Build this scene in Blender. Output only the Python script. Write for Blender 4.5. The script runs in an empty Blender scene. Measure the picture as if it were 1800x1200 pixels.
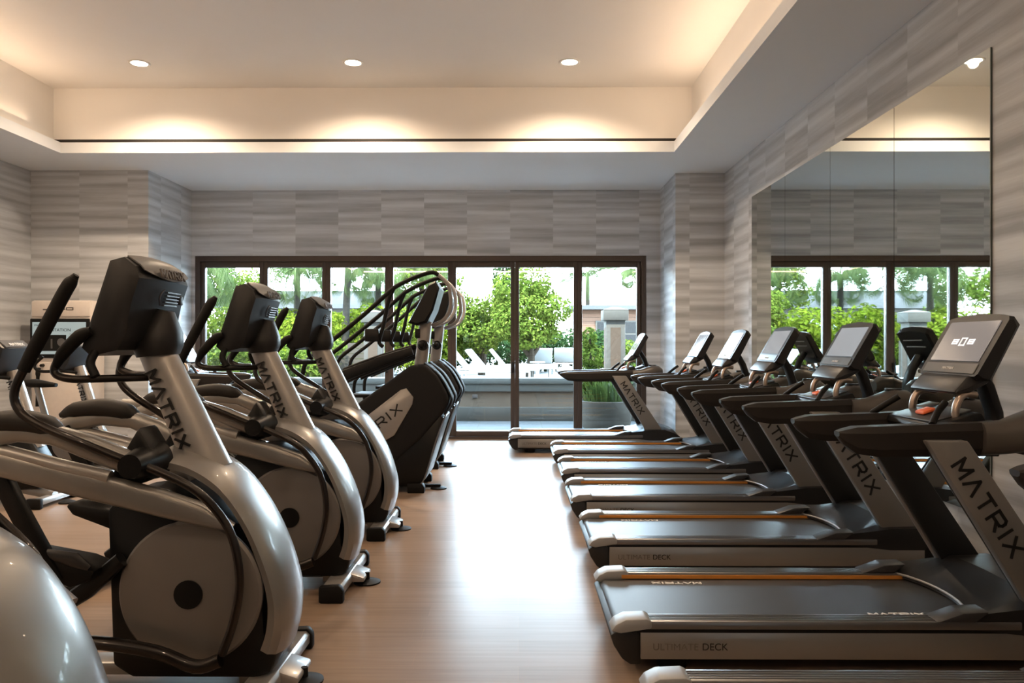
import bpy, bmesh, math, random
from mathutils import Vector, Matrix
sc = bpy.context.scene
COL = sc.collection
rad = math.radians
F = 1380.0          # focal length in px of an 1800 px wide frame
CAMZ = 1.4

def at(px, py, Y):
    return ((px - 911) / F * Y, CAMZ - (py - 604) / F * Y)

# ------------------------------------------------------------------ materials
MATS = {}
def mat(name, col, rough=0.5, metal=0.0, spec=0.5, coat=0.0, emit=None, estr=0.0, noise=0.0, nscale=40.0):
    m = bpy.data.materials.new(name); m.use_nodes = True
    nt = m.node_tree; b = nt.nodes['Principled BSDF']
    b.inputs['Base Color'].default_value = (*col, 1)
    b.inputs['Roughness'].default_value = rough
    b.inputs['Metallic'].default_value = metal
    b.inputs['Specular IOR Level'].default_value = spec
    b.inputs['Coat Weight'].default_value = coat
    if emit:
        b.inputs['Emission Color'].default_value = (*emit, 1)
        b.inputs['Emission Strength'].default_value = estr
    if noise > 0:
        tc = nt.nodes.new('ShaderNodeTexCoord'); n = nt.nodes.new('ShaderNodeTexNoise')
        n.inputs['Scale'].default_value = nscale; n.inputs['Detail'].default_value = 3
        nt.links.new(tc.outputs['Object'], n.inputs['Vector'])
        mx = nt.nodes.new('ShaderNodeMix'); mx.data_type = 'RGBA'
        mx.inputs[6].default_value = (*[c * (1 - noise) for c in col], 1)
        mx.inputs[7].default_value = (*[min(1, c * (1 + noise)) for c in col], 1)
        nt.links.new(n.outputs['Fac'], mx.inputs[0])
        nt.links.new(mx.outputs[2], b.inputs['Base Color'])
    MATS[name] = m
    return m

def math_node(nt, op, a, b=None):
    n = nt.nodes.new('ShaderNodeMath'); n.operation = op
    for i, v in enumerate((a, b)):
        if v is None: continue
        if isinstance(v, (int, float)): n.inputs[i].default_value = v
        else: nt.links.new(v, n.inputs[i])
    return n.outputs[0]

def wallpaper():
    m = bpy.data.materials.new('streaked_wallpaper'); m.use_nodes = True
    nt = m.node_tree; b = nt.nodes['Principled BSDF']; L = nt.links
    g = nt.nodes.new('ShaderNodeNewGeometry'); s = nt.nodes.new('ShaderNodeSeparateXYZ')
    L.new(g.outputs['Position'], s.inputs[0])
    u = math_node(nt, 'ADD', s.outputs[0], s.outputs[1])
    cell = math_node(nt, 'FLOOR', math_node(nt, 'DIVIDE', math_node(nt, 'ADD', u, 100.13), 0.63))
    wn = nt.nodes.new('ShaderNodeTexWhiteNoise'); wn.noise_dimensions = '1D'
    L.new(cell, wn.inputs['W'])
    off = math_node(nt, 'MULTIPLY', wn.outputs['Value'], 37.0)
    z = math_node(nt, 'ADD', math_node(nt, 'MULTIPLY', s.outputs[2], 10.5), off)
    cv = nt.nodes.new('ShaderNodeCombineXYZ')
    L.new(math_node(nt, 'ADD', math_node(nt, 'MULTIPLY', u, 0.33), off), cv.inputs[0]); L.new(z, cv.inputs[1])
    n1 = nt.nodes.new('ShaderNodeTexNoise'); n1.noise_dimensions = '2D'
    n1.inputs['Scale'].default_value = 1.0; n1.inputs['Detail'].default_value = 1.6; n1.inputs['Roughness'].default_value = 0.45
    L.new(cv.outputs[0], n1.inputs['Vector'])
    cv2 = nt.nodes.new('ShaderNodeCombineXYZ')
    L.new(math_node(nt, 'MULTIPLY', u, 5.0), cv2.inputs[0]); L.new(math_node(nt, 'MULTIPLY', s.outputs[2], 95.0), cv2.inputs[1])
    n2 = nt.nodes.new('ShaderNodeTexNoise'); n2.noise_dimensions = '2D'; n2.inputs['Detail'].default_value = 2
    n2.inputs['Scale'].default_value = 1.0
    L.new(cv2.outputs[0], n2.inputs['Vector'])
    f = math_node(nt, 'ADD', math_node(nt, 'MULTIPLY', n1.outputs['Fac'], 0.86), math_node(nt, 'MULTIPLY', n2.outputs['Fac'], 0.14))
    r = nt.nodes.new('ShaderNodeValToRGB'); e = r.color_ramp.elements
    e[0].position = 0.30; e[0].color = (0.385, 0.405, 0.43, 1)
    e[1].position = 0.70; e[1].color = (0.70, 0.735, 0.77, 1)
    L.new(f, r.inputs[0]); L.new(r.outputs[0], b.inputs['Base Color'])
    b.inputs['Roughness'].default_value = 0.5
    b.inputs['Specular IOR Level'].default_value = 0.3
    MATS['wallpaper'] = m

def floor_mat():
    m = bpy.data.materials.new('oak_vinyl_floor'); m.use_nodes = True
    nt = m.node_tree; b = nt.nodes['Principled BSDF']; L = nt.links
    tc = nt.nodes.new('ShaderNodeTexCoord')
    br = nt.nodes.new('ShaderNodeTexBrick')
    br.inputs['Scale'].default_value = 1.0; br.inputs['Brick Width'].default_value = 1.25; br.inputs['Row Height'].default_value = 0.155
    br.inputs['Mortar Size'].default_value = 0.0012; br.offset = 0.37
    br.inputs['Color1'].default_value = (0.30, 0.215, 0.157, 1); br.inputs['Color2'].default_value = (0.26, 0.186, 0.134, 1)
    br.inputs['Mortar'].default_value = (0.33, 0.22, 0.15, 1)
    L.new(tc.outputs['Object'], br.inputs['Vector'])
    mp = nt.nodes.new('ShaderNodeMapping'); mp.inputs['Scale'].default_value = (1.5, 34, 1)
    L.new(tc.outputs['Object'], mp.inputs[0])
    n = nt.nodes.new('ShaderNodeTexNoise'); n.inputs['Scale'].default_value = 1.0; n.inputs['Detail'].default_value = 5; n.inputs['Distortion'].default_value = 0.4
    L.new(mp.outputs[0], n.inputs['Vector'])
    mx = nt.nodes.new('ShaderNodeMix'); mx.data_type = 'RGBA'; mx.blend_type = 'MULTIPLY'; mx.inputs[0].default_value = 0.4
    rr = nt.nodes.new('ShaderNodeValToRGB'); rr.color_ramp.elements[0].position = .3; rr.color_ramp.elements[0].color = (.55, .5, .46, 1)
    rr.color_ramp.elements[1].position = .65
    L.new(n.outputs['Fac'], rr.inputs[0]); L.new(br.outputs['Color'], mx.inputs[6]); L.new(rr.outputs[0], mx.inputs[7])
    L.new(mx.outputs[2], b.inputs['Base Color'])
    b.inputs['Roughness'].default_value = 0.34
    b.inputs['Specular IOR Level'].default_value = 0.11
    MATS['floor'] = m

def glass_mat(name='door_glass', tint=(0.93, 0.96, 0.94)):
    m = bpy.data.materials.new(name); m.use_nodes = True
    nt = m.node_tree; nt.nodes.remove(nt.nodes['Principled BSDF']); out = nt.nodes['Material Output']
    t = nt.nodes.new('ShaderNodeBsdfTransparent'); t.inputs[0].default_value = (*tint, 1)
    gl = nt.nodes.new('ShaderNodeBsdfGlossy'); gl.inputs['Roughness'].default_value = 0.01
    fr = nt.nodes.new('ShaderNodeFresnel'); fr.inputs[0].default_value = 1.45
    mx = nt.nodes.new('ShaderNodeMixShader')
    nt.links.new(fr.outputs[0], mx.inputs[0]); nt.links.new(t.outputs[0], mx.inputs[1]); nt.links.new(gl.outputs[0], mx.inputs[2])
    nt.links.new(mx.outputs[0], out.inputs[0]); MATS['glass'] = m

def leaf_mat(name, a, b_, trans=0.35):
    m = bpy.data.materials.new(name); m.use_nodes = True
    nt = m.node_tree; nt.nodes.remove(nt.nodes['Principled BSDF']); out = nt.nodes['Material Output']
    g = nt.nodes.new('ShaderNodeNewGeometry')
    mx = nt.nodes.new('ShaderNodeMix'); mx.data_type = 'RGBA'
    mx.inputs[6].default_value = (*a, 1); mx.inputs[7].default_value = (*b_, 1)
    nt.links.new(g.outputs['Random Per Island'], mx.inputs[0])
    d = nt.nodes.new('ShaderNodeBsdfDiffuse'); t = nt.nodes.new('ShaderNodeBsdfTranslucent')
    nt.links.new(mx.outputs[2], d.inputs[0]); nt.links.new(mx.outputs[2], t.inputs[0])
    s = nt.nodes.new('ShaderNodeMixShader'); s.inputs[0].default_value = trans
    nt.links.new(d.outputs[0], s.inputs[1]); nt.links.new(t.outputs[0], s.inputs[2])
    nt.links.new(s.outputs[0], out.inputs[0]); MATS[name] = m

def siding_mat():
    m = mat('timber_siding', (0.5, 0.3, 0.2), 0.6); nt = m.node_tree; b = nt.nodes['Principled BSDF']
    g = nt.nodes.new('ShaderNodeNewGeometry'); s = nt.nodes.new('ShaderNodeSeparateXYZ'); nt.links.new(g.outputs['Position'], s.inputs[0])
    f = math_node(nt, 'FRACT', math_node(nt, 'DIVIDE', s.outputs[2], 0.16))
    r = nt.nodes.new('ShaderNodeValToRGB'); e = r.color_ramp.elements
    e[0].position = 0.05; e[0].color = (0.03, 0.017, 0.011, 1); e[1].position = 0.16; e[1].color = (0.085, 0.047, 0.031, 1)
    nt.links.new(f, r.inputs[0]); nt.links.new(r.outputs[0], b.inputs['Base Color'])

wallpaper(); floor_mat(); glass_mat(); siding_mat()
mat('ceiling_paint', (0.88, 0.86, 0.83), 0.7, noise=.015, nscale=3)
mat('soffit_paint', (0.86, 0.90, 0.94), 0.6, noise=.015, nscale=3)
mat('bronze_frame', (0.072, 0.055, 0.046), 0.42, 0.3)
mat('slot_black', (0.012, 0.010, 0.009), 0.7)
mat('mirror', (0.66, 0.70, 0.68), 0.015, 1.0)
mat('mirror_edge', (0.05, 0.07, 0.065), 0.3)
mat('silver', (0.2728, 0.2646, 0.2537), 0.33, 0.55, coat=0.25)
mat('silver_light', (0.3383, 0.3274, 0.3164), 0.30, 0.35, coat=0.3)
mat('disc_silver', (0.1964, 0.1828, 0.1719), 0.40, 0.45)
mat('rail_alu', (0.2232, 0.2232, 0.2294), 0.30, 0.8)
mat('cap_grey', (0.2852, 0.2914, 0.2976), 0.42, 0.1)
mat('graphite', (0.014, 0.014, 0.015), 0.40, 0.0, spec=.35)
mat('graphite_light', (0.032, 0.032, 0.034), 0.40, 0.1)
mat('inner_dark', (0.012, 0.012, 0.012), 0.45)
mat('black_plastic', (0.0045, 0.0045, 0.0045), 0.38, spec=.3)
mat('black_rubber', (0.0045, 0.0042, 0.004), 0.6, spec=.25)
mat('rubber_grip', (0.018, 0.0155, 0.014), 0.5, spec=.3, noise=.1, nscale=300)
mat('brown_tube', (0.014, 0.010, 0.008), 0.28, 0.5, coat=0.4)
mat('console_grey', (0.068, 0.061, 0.055), 0.42)
mat('panel_grey', (0.1054, 0.1054, 0.1085), 0.35)
mat('belt', (0.033, 0.036, 0.040), 0.45, noise=.12, nscale=220)
mat('letter_black', (0.004, 0.004, 0.004), 0.5)
mat('letter_white', (0.80, 0.80, 0.80), 0.5)
mat('letter_grey', (0.13, 0.115, 0.105), 0.5)
mat('amber', (0.70, 0.29, 0.06), 0.35, 0.35)
mat('stop_orange', (0.80, 0.16, 0.05), 0.4)
mat('copper_grip', (0.45, 0.37, 0.31), 0.28, 0.8)
mat('screen', (0.06, 0.06, 0.065), 0.08, emit=(0.50, 0.53, 0.56), estr=0.26)  # dark console glass; the emission stands in for the room's reflection
mat('screen_warm_sheen', (0.05, 0.05, 0.05), 0.08, emit=(0.40, 0.36, 0.35), estr=0.20)  # warmer, dimmer reflection put into the emission, for the large near console
mat('screen_mark', (0.8, 0.8, 0.8), 0.4, emit=(0.9, 0.9, 0.9), estr=0.270)
mat('kiosk_screen', (0.1, 0.12, 0.12), 0.1, emit=(0.62, 0.75, 0.74), estr=0.189)
mat('kiosk_body', (0.76, 0.69, 0.63), 0.5, noise=.05, nscale=20)
mat('upright_grey', (0.20, 0.193, 0.186), 0.38, 0.3)
mat('matte_graphite', (0.020, 0.020, 0.021), 0.7, spec=.08)
mat('chrome', (0.75, 0.75, 0.76), 0.15, 1.0)
mat('trim_white', (0.8, 0.79, 0.77), 0.5)
mat('lamp_glow', (1, 1, 1), 0.4, emit=(1.0, 0.86, 0.68), estr=6.300)
mat('led_glow', (1, 1, 1), 0.4, emit=(1.0, 0.80, 0.60), estr=1.5)
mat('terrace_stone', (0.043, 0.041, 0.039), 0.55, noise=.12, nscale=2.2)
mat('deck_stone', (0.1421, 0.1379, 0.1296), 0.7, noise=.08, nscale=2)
mat('wall_cap', (0.0669, 0.0623, 0.0532), 0.6, noise=.06, nscale=3)
mat('wall_tan', (0.100, 0.070, 0.049), 0.65, noise=.12, nscale=2)
mat('wall_base', (0.0502, 0.0433, 0.0350), 0.65, noise=.07, nscale=2)
mat('post_white', (0.0456, 0.0418, 0.0357), 0.6)
mat('post_tan', (0.0418, 0.0289, 0.0205), 0.6)
mat('pot', (0.0471, 0.0395, 0.0312), 0.6, noise=.06, nscale=6)
mat('soil', (0.06, 0.045, 0.03), 0.9)
mat('bark', (0.0228, 0.0167, 0.0114), 0.9, noise=.3, nscale=12)
mat('palm_bark', (0.0198, 0.0167, 0.0129), 0.9, noise=.25, nscale=9)
mat('grass_ground', (0.0251, 0.0356, 0.0105), 0.9, noise=.3, nscale=3)
mat('lounger_white', (0.2280, 0.2280, 0.2204), 0.6)
mat('lounger_frame', (0.1170, 0.1108, 0.1003), 0.5)
mat('fence_wood', (0.0342, 0.0274, 0.0205), 0.8, noise=.25, nscale=4)
mat('roof_grey', (0.0418, 0.0418, 0.0433), 0.7, noise=.1, nscale=1.5)
mat('far_wall', (0.0532, 0.0502, 0.0456), 0.7)
mat('window_dark', (0.012, 0.012, 0.012), 0.6, spec=.1)
leaf_mat('leaf_lime', (0.0380, 0.0570, 0.0038), (0.0874, 0.1026, 0.0106), .4)
leaf_mat('leaf_green', (0.0228, 0.0395, 0.0046), (0.0798, 0.0988, 0.0167), .35)
leaf_mat('leaf_dark', (0.0059, 0.0147, 0.0050), (0.0167, 0.0314, 0.0100), .25)
leaf_mat('leaf_palm', (0.0230, 0.0356, 0.0105), (0.0502, 0.0627, 0.0251), .3)
leaf_mat('leaf_grass', (0.0209, 0.0356, 0.0084), (0.0543, 0.0711, 0.0188), .3)

for k_ in ('terrace_stone', 'deck_stone', 'wall_cap', 'wall_tan', 'wall_base', 'post_white', 'post_tan', 'pot', 'lounger_white', 'lounger_frame', 'roof_grey', 'far_wall', 'timber_siding', 'fence_wood', 'palm_bark', 'bark', 'soil', 'grass_ground'):
    MATS[k_].node_tree.nodes['Principled BSDF'].inputs['Specular IOR Level'].default_value = 0.06
# ------------------------------------------------------------------ mesh helpers
def catmull(pts, n=6):
    P = [Vector(p) for p in pts]
    if len(P) < 3: return P
    out = []
    Q = [P[0] * 2 - P[1]] + P + [P[-1] * 2 - P[-2]]
    for i in range(1, len(Q) - 2):
        p0, p1, p2, p3 = Q[i - 1:i + 3]
        for k in range(n):
            t = k / n
            out.append(0.5 * ((2 * p1) + (p2 - p0) * t + (2 * p0 - 5 * p1 + 4 * p2 - p3) * t * t + (3 * p1 - p0 - 3 * p2 + p3) * t ** 3))
    out.append(P[-1]); return out

class MB:
    def __init__(s): s.bm = bmesh.new()
    def box(s, c, size, r=0.0, rot=None, seg=2):
        M = Matrix.Translation(c) @ (rot.to_4x4() if rot else Matrix.Identity(4)) @ Matrix.Diagonal((*size, 1))
        d = bmesh.ops.create_cube(s.bm, size=1.0, matrix=M)
        if r > 0:
            es = list({e for v in d['verts'] for e in v.link_edges})
            bmesh.ops.bevel(s.bm, geom=es, offset=min(r, min(size) * .49), segments=seg, affect='EDGES', profile=.5)
        return s
    def b(s, x0, x1, y0, y1, z0, z1, r=0.0):
        return s.box(((x0 + x1) / 2, (y0 + y1) / 2, (z0 + z1) / 2), (x1 - x0, y1 - y0, z1 - z0), r)
    def prism(s, prof, y0, y1, r=0.0, seg=2):
        A = [s.bm.verts.new((x, y0, z)) for x, z in prof]; B = [s.bm.verts.new((x, y1, z)) for x, z in prof]
        n = len(prof); fs = [s.bm.faces.new(A), s.bm.faces.new(B[::-1])]
        for i in range(n): fs.append(s.bm.faces.new((A[i], B[i], B[(i + 1) % n], A[(i + 1) % n])))
        bmesh.ops.recalc_face_normals(s.bm, faces=fs)
        if r > 0:
            es = list({e for v in A + B for e in v.link_edges})
            bmesh.ops.bevel(s.bm, geom=es, offset=r, segments=seg, affect='EDGES', profile=.5)
        return s
    def loft(s, rings, caps=True):
        R = [[s.bm.verts.new(p) for p in r] for r in rings]; fs = []
        n = len(R[0])
        for a, b in zip(R, R[1:]):
            for i in range(n): fs.append(s.bm.faces.new((a[i], a[(i + 1) % n], b[(i + 1) % n], b[i])))
        if caps: fs.append(s.bm.faces.new(R[0][::-1])); fs.append(s.bm.faces.new(R[-1]))
        bmesh.ops.recalc_face_normals(s.bm, faces=fs)
        return s
    def sweep(s, path, a, b=None, n=12, p=2.0, side=(0, 1, 0)):
        """rounded section along a path; a half-size across, b half-size along `side`"""
        P = [Vector(q) for q in path]; m = len(P)
        if b is None: b = a
        A = a if isinstance(a, (list, tuple)) else [a] * m
        Bq = b if isinstance(b, (list, tuple)) else [b] * m
        def lerp(L, i):
            if len(L) == m: return L[i]
            t = i / (m - 1) * (len(L) - 1); k = min(int(t), len(L) - 2); return L[k] + (L[k + 1] - L[k]) * (t - k)
        S = Vector(side); rings = []
        for i in range(m):
            T = (P[min(i + 1, m - 1)] - P[max(i - 1, 0)]).normalized()
            Sx = (S - T * S.dot(T))
            if Sx.length < 1e-3: Sx = T.orthogonal()
            Sx.normalize(); S = Sx
            N = T.cross(Sx)
            ring = []
            for k in range(n):
                th = 2 * math.pi * (k + .5) / n; c, q = math.cos(th), math.sin(th)
                c = math.copysign(abs(c) ** (2 / p), c); q = math.copysign(abs(q) ** (2 / p), q)
                ring.append(P[i] + N * (c * lerp(A, i)) + Sx * (q * lerp(Bq, i)))
            rings.append(ring)
        return s.loft(rings)
    def tube(s, pts, r, n=10, sm=5):
        return s.sweep(catmull(pts, sm) if sm else pts, r, None, n)
    def cyl(s, p0, p1, r0, r1=None, n=24):
        p0, p1 = Vector(p0), Vector(p1); T = (p1 - p0).normalized(); U = T.orthogonal().normalized(); V = T.cross(U)
        r1 = r0 if r1 is None else r1
        return s.loft([[p + (U * math.cos(2 * math.pi * k / n) + V * math.sin(2 * math.pi * k / n)) * r for k in range(n)] for p, r in ((p0, r0), (p1, r1))])
    def lathe(s, prof, c=(0, 0, 0), axis='z', n=32):
        rings = []
        for r, h in prof:
            ring = []
            for k in range(n):
                a = 2 * math.pi * k / n; x, y = r * math.cos(a), r * math.sin(a)
                ring.append(Vector(c) + (Vector((x, y, h)) if axis == 'z' else Vector((x, h, y))))
            rings.append(ring)
        return s.loft(rings)
    def ball(s, c, r, sc3=(1, 1, 1), u=16, v=10):
        bmesh.ops.create_uvsphere(s.bm, u_segments=u, v_segments=v, radius=r, matrix=Matrix.Translation(c) @ Matrix.Diagonal((*sc3, 1)))
        return s
    def word(s, strokes, o, right, up, h, w, gap, th, depth=0.002):
        """flat lettering made of strokes; o = lower left corner of the word"""
        R, U, o = Vector(right).normalized(), Vector(up).normalized(), Vector(o); Nn = R.cross(U); cx = 0
        for L in strokes:
            ww = w * (.28 if L == 'I' else 1)
            for (x0, y0, x1, y1) in GLYPH[L]:
                if L == 'I': x0 = x1 = .5
                a = R * (cx + x0 * ww) + U * (y0 * h); b = R * (cx + x1 * ww) + U * (y1 * h)
                d = (b - a).normalized(); q = d.cross(Nn) * th / 2; a -= d * th * .35; b += d * th * .35
                pts = [o + a - q, o + b - q, o + b + q, o + a + q]
                bt = [p - Nn * .001 for p in pts]; tp = [p + Nn * depth for p in pts]
                s.loft([bt, tp])
            cx += ww + gap
        return s
    def build(s, name, m, parent=None, ang=38):
        me = bpy.data.meshes.new(name); s.bm.to_mesh(me); s.bm.free()
        for p in me.polygons: p.use_smooth = True
        me.set_sharp_from_angle(angle=rad(ang))
        if isinstance(m, str): m = MATS[m]
        me.materials.append(m)
        o = bpy.data.objects.new(name, me); COL.objects.link(o)
        if parent: o.parent = parent
        return o

GLYPH = {'M': [(0, 0, 0, 1), (0, 1, .5, .3), (.5, .3, 1, 1), (1, 1, 1, 0)],
         'A': [(0, 0, .5, 1), (.5, 1, 1, 0)],
         'T': [(0, 1, 1, 1), (.5, 1, .5, 0)],
         'R': [(0, 0, 0, 1), (0, 1, .85, 1), (.85, 1, 1, .82), (1, .82, 1, .62), (1, .62, .85, .45), (.85, .45, 0, .45), (.5, .45, 1, 0)],
         'I': [(.5, 0, .5, 1)],
         'X': [(0, 0, 1, 1), (0, 1, 1, 0)]}
BRAND = 'MATRIX'
def wordlen(w, gap): return 5 * w + .28 * w + 5 * gap

def font_word(name, text, o, right, up, size, m, parent, stretch=1.0):
    cu = bpy.data.curves.new(name, 'FONT'); cu.body = text; cu.size = size; cu.extrude = .001
    ob = bpy.data.objects.new(name, cu); COL.objects.link(ob)
    dg = bpy.context.evaluated_depsgraph_get(); me = bpy.data.meshes.new_from_object(ob.evaluated_get(dg))
    bpy.data.objects.remove(ob); bpy.data.curves.remove(cu)
    R, U = Vector(right).normalized(), Vector(up).normalized(); N = R.cross(U)
    M = Matrix(((R.x * stretch, U.x, N.x, o[0]), (R.y * stretch, U.y, N.y, o[1]), (R.z * stretch, U.z, N.z, o[2]), (0, 0, 0, 1)))
    me.transform(M); me.materials.clear(); me.materials.append(MATS[m]); me.name = name
    o2 = bpy.data.objects.new(name, me); COL.objects.link(o2)
    if parent: o2.parent = parent
    return o2

def thing(name, label, cat, loc=(0, 0, 0), rz=0, group=None):
    o = bpy.data.objects.new(name, None); COL.objects.link(o); o.empty_display_size = .1
    o.location = loc; o.rotation_euler = (0, 0, rz); tag(o, label, cat, group); return o
def tag(o, label, cat, group=None):
    o['label'] = label; o['category'] = cat
    if group: o['group'] = group
    return o
def struct(o): o['kind'] = 'structure'; return o
def dup(o, loc=None, rz=None, label=None, group=None, parent=None):
    c = o.copy(); COL.objects.link(c)
    if parent: c.parent = parent
    if loc is not None: c.location = loc
    if rz is not None: c.rotation_euler = (0, 0, rz)
    if label: c['label'] = label
    if group: c['group'] = group
    for ch in list(o.children): dup(ch, parent=c)
    return c

# ------------------------------------------------------------------ room shell
W = 2.72; LW = -6.34; YB = -4.0; YD = 11.5; SZ = 3.65; CZ = 4.42
DX0, DX1, DZ = -4.755, 1.875, 2.69
struct(MB().b(LW - .2, W + .2, YB - .2, YD + .12, -.15, 0).build('floor', 'floor'))
struct(MB().b(W, W + .2, YB, YD + .2, 0, 5.0).build('wall_right', 'wallpaper'))
struct(MB().b(LW - .2, LW, YB, YD + .2, 0, 5.0).build('wall_left', 'wallpaper'))
struct(MB().b(LW, W, YB - .2, YB, 0, 5.0).build('wall_rear', 'wallpaper'))
wb = MB()
wb.b(LW, DX0, YD, YD + .25, 0, 5.2).b(DX1, W, YD, YD + .25, 0, 5.2).b(DX0, DX1, YD, YD + .25, DZ, 5.2)
struct(wb.build('wall_back', 'wallpaper'))
struct(MB().b(2.075, W, 10.38, YD, 0, SZ).build('wall_pilaster', 'wallpaper'))
struct(MB().b(LW, -4.80, 10.15, YD, 0, SZ).build('wall_alcove', 'wallpaper'))
# soffit ring with inner lip, tray ceiling above
TX0, TX1, TY0, TY1 = -5.40, 1.83, -3.2, 9.22
LIP = .125
so = MB()
so.b(LW, TX0, YB, YD, SZ, SZ + LIP).b(TX1, W, YB, YD, SZ, SZ + LIP).b(TX0, TX1, TY1, YD, SZ, SZ + LIP).b(TX0, TX1, YB, TY0, SZ, SZ + LIP)
struct(so.build('ceiling_soffit', 'soffit_paint'))
FX0, FX1, FY0, FY1 = -5.50, 2.04, -3.4, 9.25
fa = MB()
zt = SZ + LIP
fa.b(FX0 - .06, FX0, FY0, FY1, zt, CZ).b(FX1, FX1 + .06, FY0, FY1, zt, CZ).b(FX0, FX1, FY1, FY1 + .06, zt + .035, CZ).b(FX0, FX1, FY0 - .06, FY0, zt, CZ)
struct(fa.build('ceiling_fascia', 'ceiling_paint'))
struct(MB().b(FX0 - .1, FX1 + .1, FY0 - .1, FY1 + .1, CZ, CZ + .1).build('ceiling', 'ceiling_paint'))
struct(MB().b(FX0, FX1, FY1 - .005, FY1 + .055, zt, zt + .04).build('trim_slot', 'slot_black'))
# roof and upper storey of the building (gives the shade on the terrace)
struct(MB().b(LW - 6, W + 8, YB - 2, YD + .3, 5.2, 6.3).build('roof_building', 'far_wall'))
struct(MB().b(LW - 6, LW - .2, YD, YD + .25, 0, 5.2).b(W + .2, W + 8, YD, YD + .25, 0, 5.2).build('wall_facade', 'far_wall'))

# folding glass doors
fr = MB()
fy0, fy1 = YD + .02, YD + .16
fr.b(DX0, DX0 + .07, fy0, fy1, 0, DZ).b(DX1 - .07, DX1, fy0, fy1, 0, DZ).b(DX0 + .07, DX1 - .07, fy0, fy1, DZ - .08, DZ).b(DX0 + .07, DX1 - .07, fy0, fy1, -.02, .035)
struct(fr.build('trim_door', 'bronze_frame'))
pw = (DX1 - DX0 - .14) / 7
for i in range(7):
    x0 = DX0 + .07 + i * pw + .0005; x1 = x0 + pw - .001; z0, z1 = .04, DZ - .0805
    st = .062
    d = MB()
    d.b(x0, x0 + st, fy0 + .03, fy1 - .03, z0, z1, .004).b(x1 - st, x1, fy0 + .03, fy1 - .03, z0, z1, .004)
    d.b(x0 + st, x1 - st, fy0 + .03, fy1 - .03, z1 - .085, z1, .004).b(x0 + st, x1 - st, fy0 + .03, fy1 - .03, z0, z0 + .075, .004)
    dr = struct(d.build('door_%d' % (i + 1), 'bronze_frame'))
    MB().b(x0 + st, x1 - st, YD + .084, YD + .096, z0 + .075, z1 - .085).build('glass', 'glass', dr)
    if i % 2 == 0:
        h = MB(); h.box((x1 - .03, fy0 + .02, 1.05), (.028, .02, .16), .006); h.box((x1 - .03, fy0 + .0, 1.08), (.018, .03, .07), .005)
        h.build('door_handle', 'black_plastic', dr)

# mirror panels on the right wall
ys = [4.52, 5.67, 6.83, 7.98, 9.12]
mlab = ['tall mirror panel nearest the camera, edge against the bare wallpaper', 'second mirror panel from the near edge of the mirrored wall',
        'third mirror panel from the near edge of the mirrored wall', 'farthest mirror panel, next to the corner pilaster']
for i in range(4):
    p = thing('mirror_panel', mlab[i], 'mirror', (W, (ys[i] + ys[i + 1]) / 2, .4), 0, 'mirror panels on the right wall')
    hl = (ys[i + 1] - ys[i]) / 2 - .003
    MB().b(-.012, -.002, -hl, hl, 0, 2.70).build('backing', 'mirror_edge', p)
    MB().b(-.016, -.012, -hl, hl, 0, 2.70).build('mirror_glass', 'mirror', p)

# downlights
names = ['left', 'middle', 'right']
rows = [8.42, 5.6, 2.8, 0.0, -2.6]
def downlight(x, y, vis, lab):
    t = thing('ceiling_downlight', lab, 'light', (x, y, CZ), 0, 'recessed downlights in the tray ceiling')
    MB().lathe([(.086, .0), (.086, -.006), (.105, -.010), (.115, -.004), (.115, 0)], n=28).build('trim_ring', 'trim_white', t)
    MB().lathe([(.0005, -.004), (.085, -.004), (.085, -.001), (.0005, -.001)], n=24).build('lens', 'lamp_glow', t)
for j, y in enumerate(rows):
    for i, x in enumerate((-4.08, -1.775, .55)):
        if j == 0:
            downlight(x, y, True, ['leftmost glowing recessed downlight in the tray ceiling', 'glowing recessed downlight in the middle of the tray ceiling',
                                   'rightmost glowing recessed downlight in the tray ceiling'][i])
        elif True:
            pass
        ld = bpy.data.lights.new('downlight_beam', 'SPOT'); ld.energy = 160 if j == 0 else (70, 24, 18)[i]
        ld.color = (1.0, .75, .52); ld.spot_size = rad(150); ld.spot_blend = 1.0; ld.shadow_soft_size = .05
        lo = bpy.data.objects.new('downlight_beam', ld); COL.objects.link(lo); lo.location = (x, y, CZ - .03)
# LED strips on the side ledges, washing across the tray; unseen rear one added to light the back fascia
for (loc, dirv, ln, en) in (((FX0 + .04, 3.0, zt + .06), (.80, 0, .60), 11.5, 21), ((FX1 - .05, 3.0, zt + .06), (-.80, 0, .60), 11.5, 21), (((FX0 + FX1) / 2, FY0 + .05, zt + .06), (0, .85, .53), 7.0, 34)):
    ld = bpy.data.lights.new('cove_and_fill_strip', 'AREA'); ld.shape = 'RECTANGLE'; ld.size = ln; ld.size_y = .05; ld.energy = en; ld.color = (1.0, .69, .44)
    lo = bpy.data.objects.new('cove_and_fill_strip', ld); COL.objects.link(lo); lo.location = loc
    Zv = -Vector(dirv).normalized(); Xv = Vector((0, 1, 0)) if dirv[0] else Vector((1, 0, 0)); Yv = Zv.cross(Xv).normalized()
    lo.rotation_euler = Matrix((Xv, Yv, Zv)).transposed().to_euler()

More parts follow.
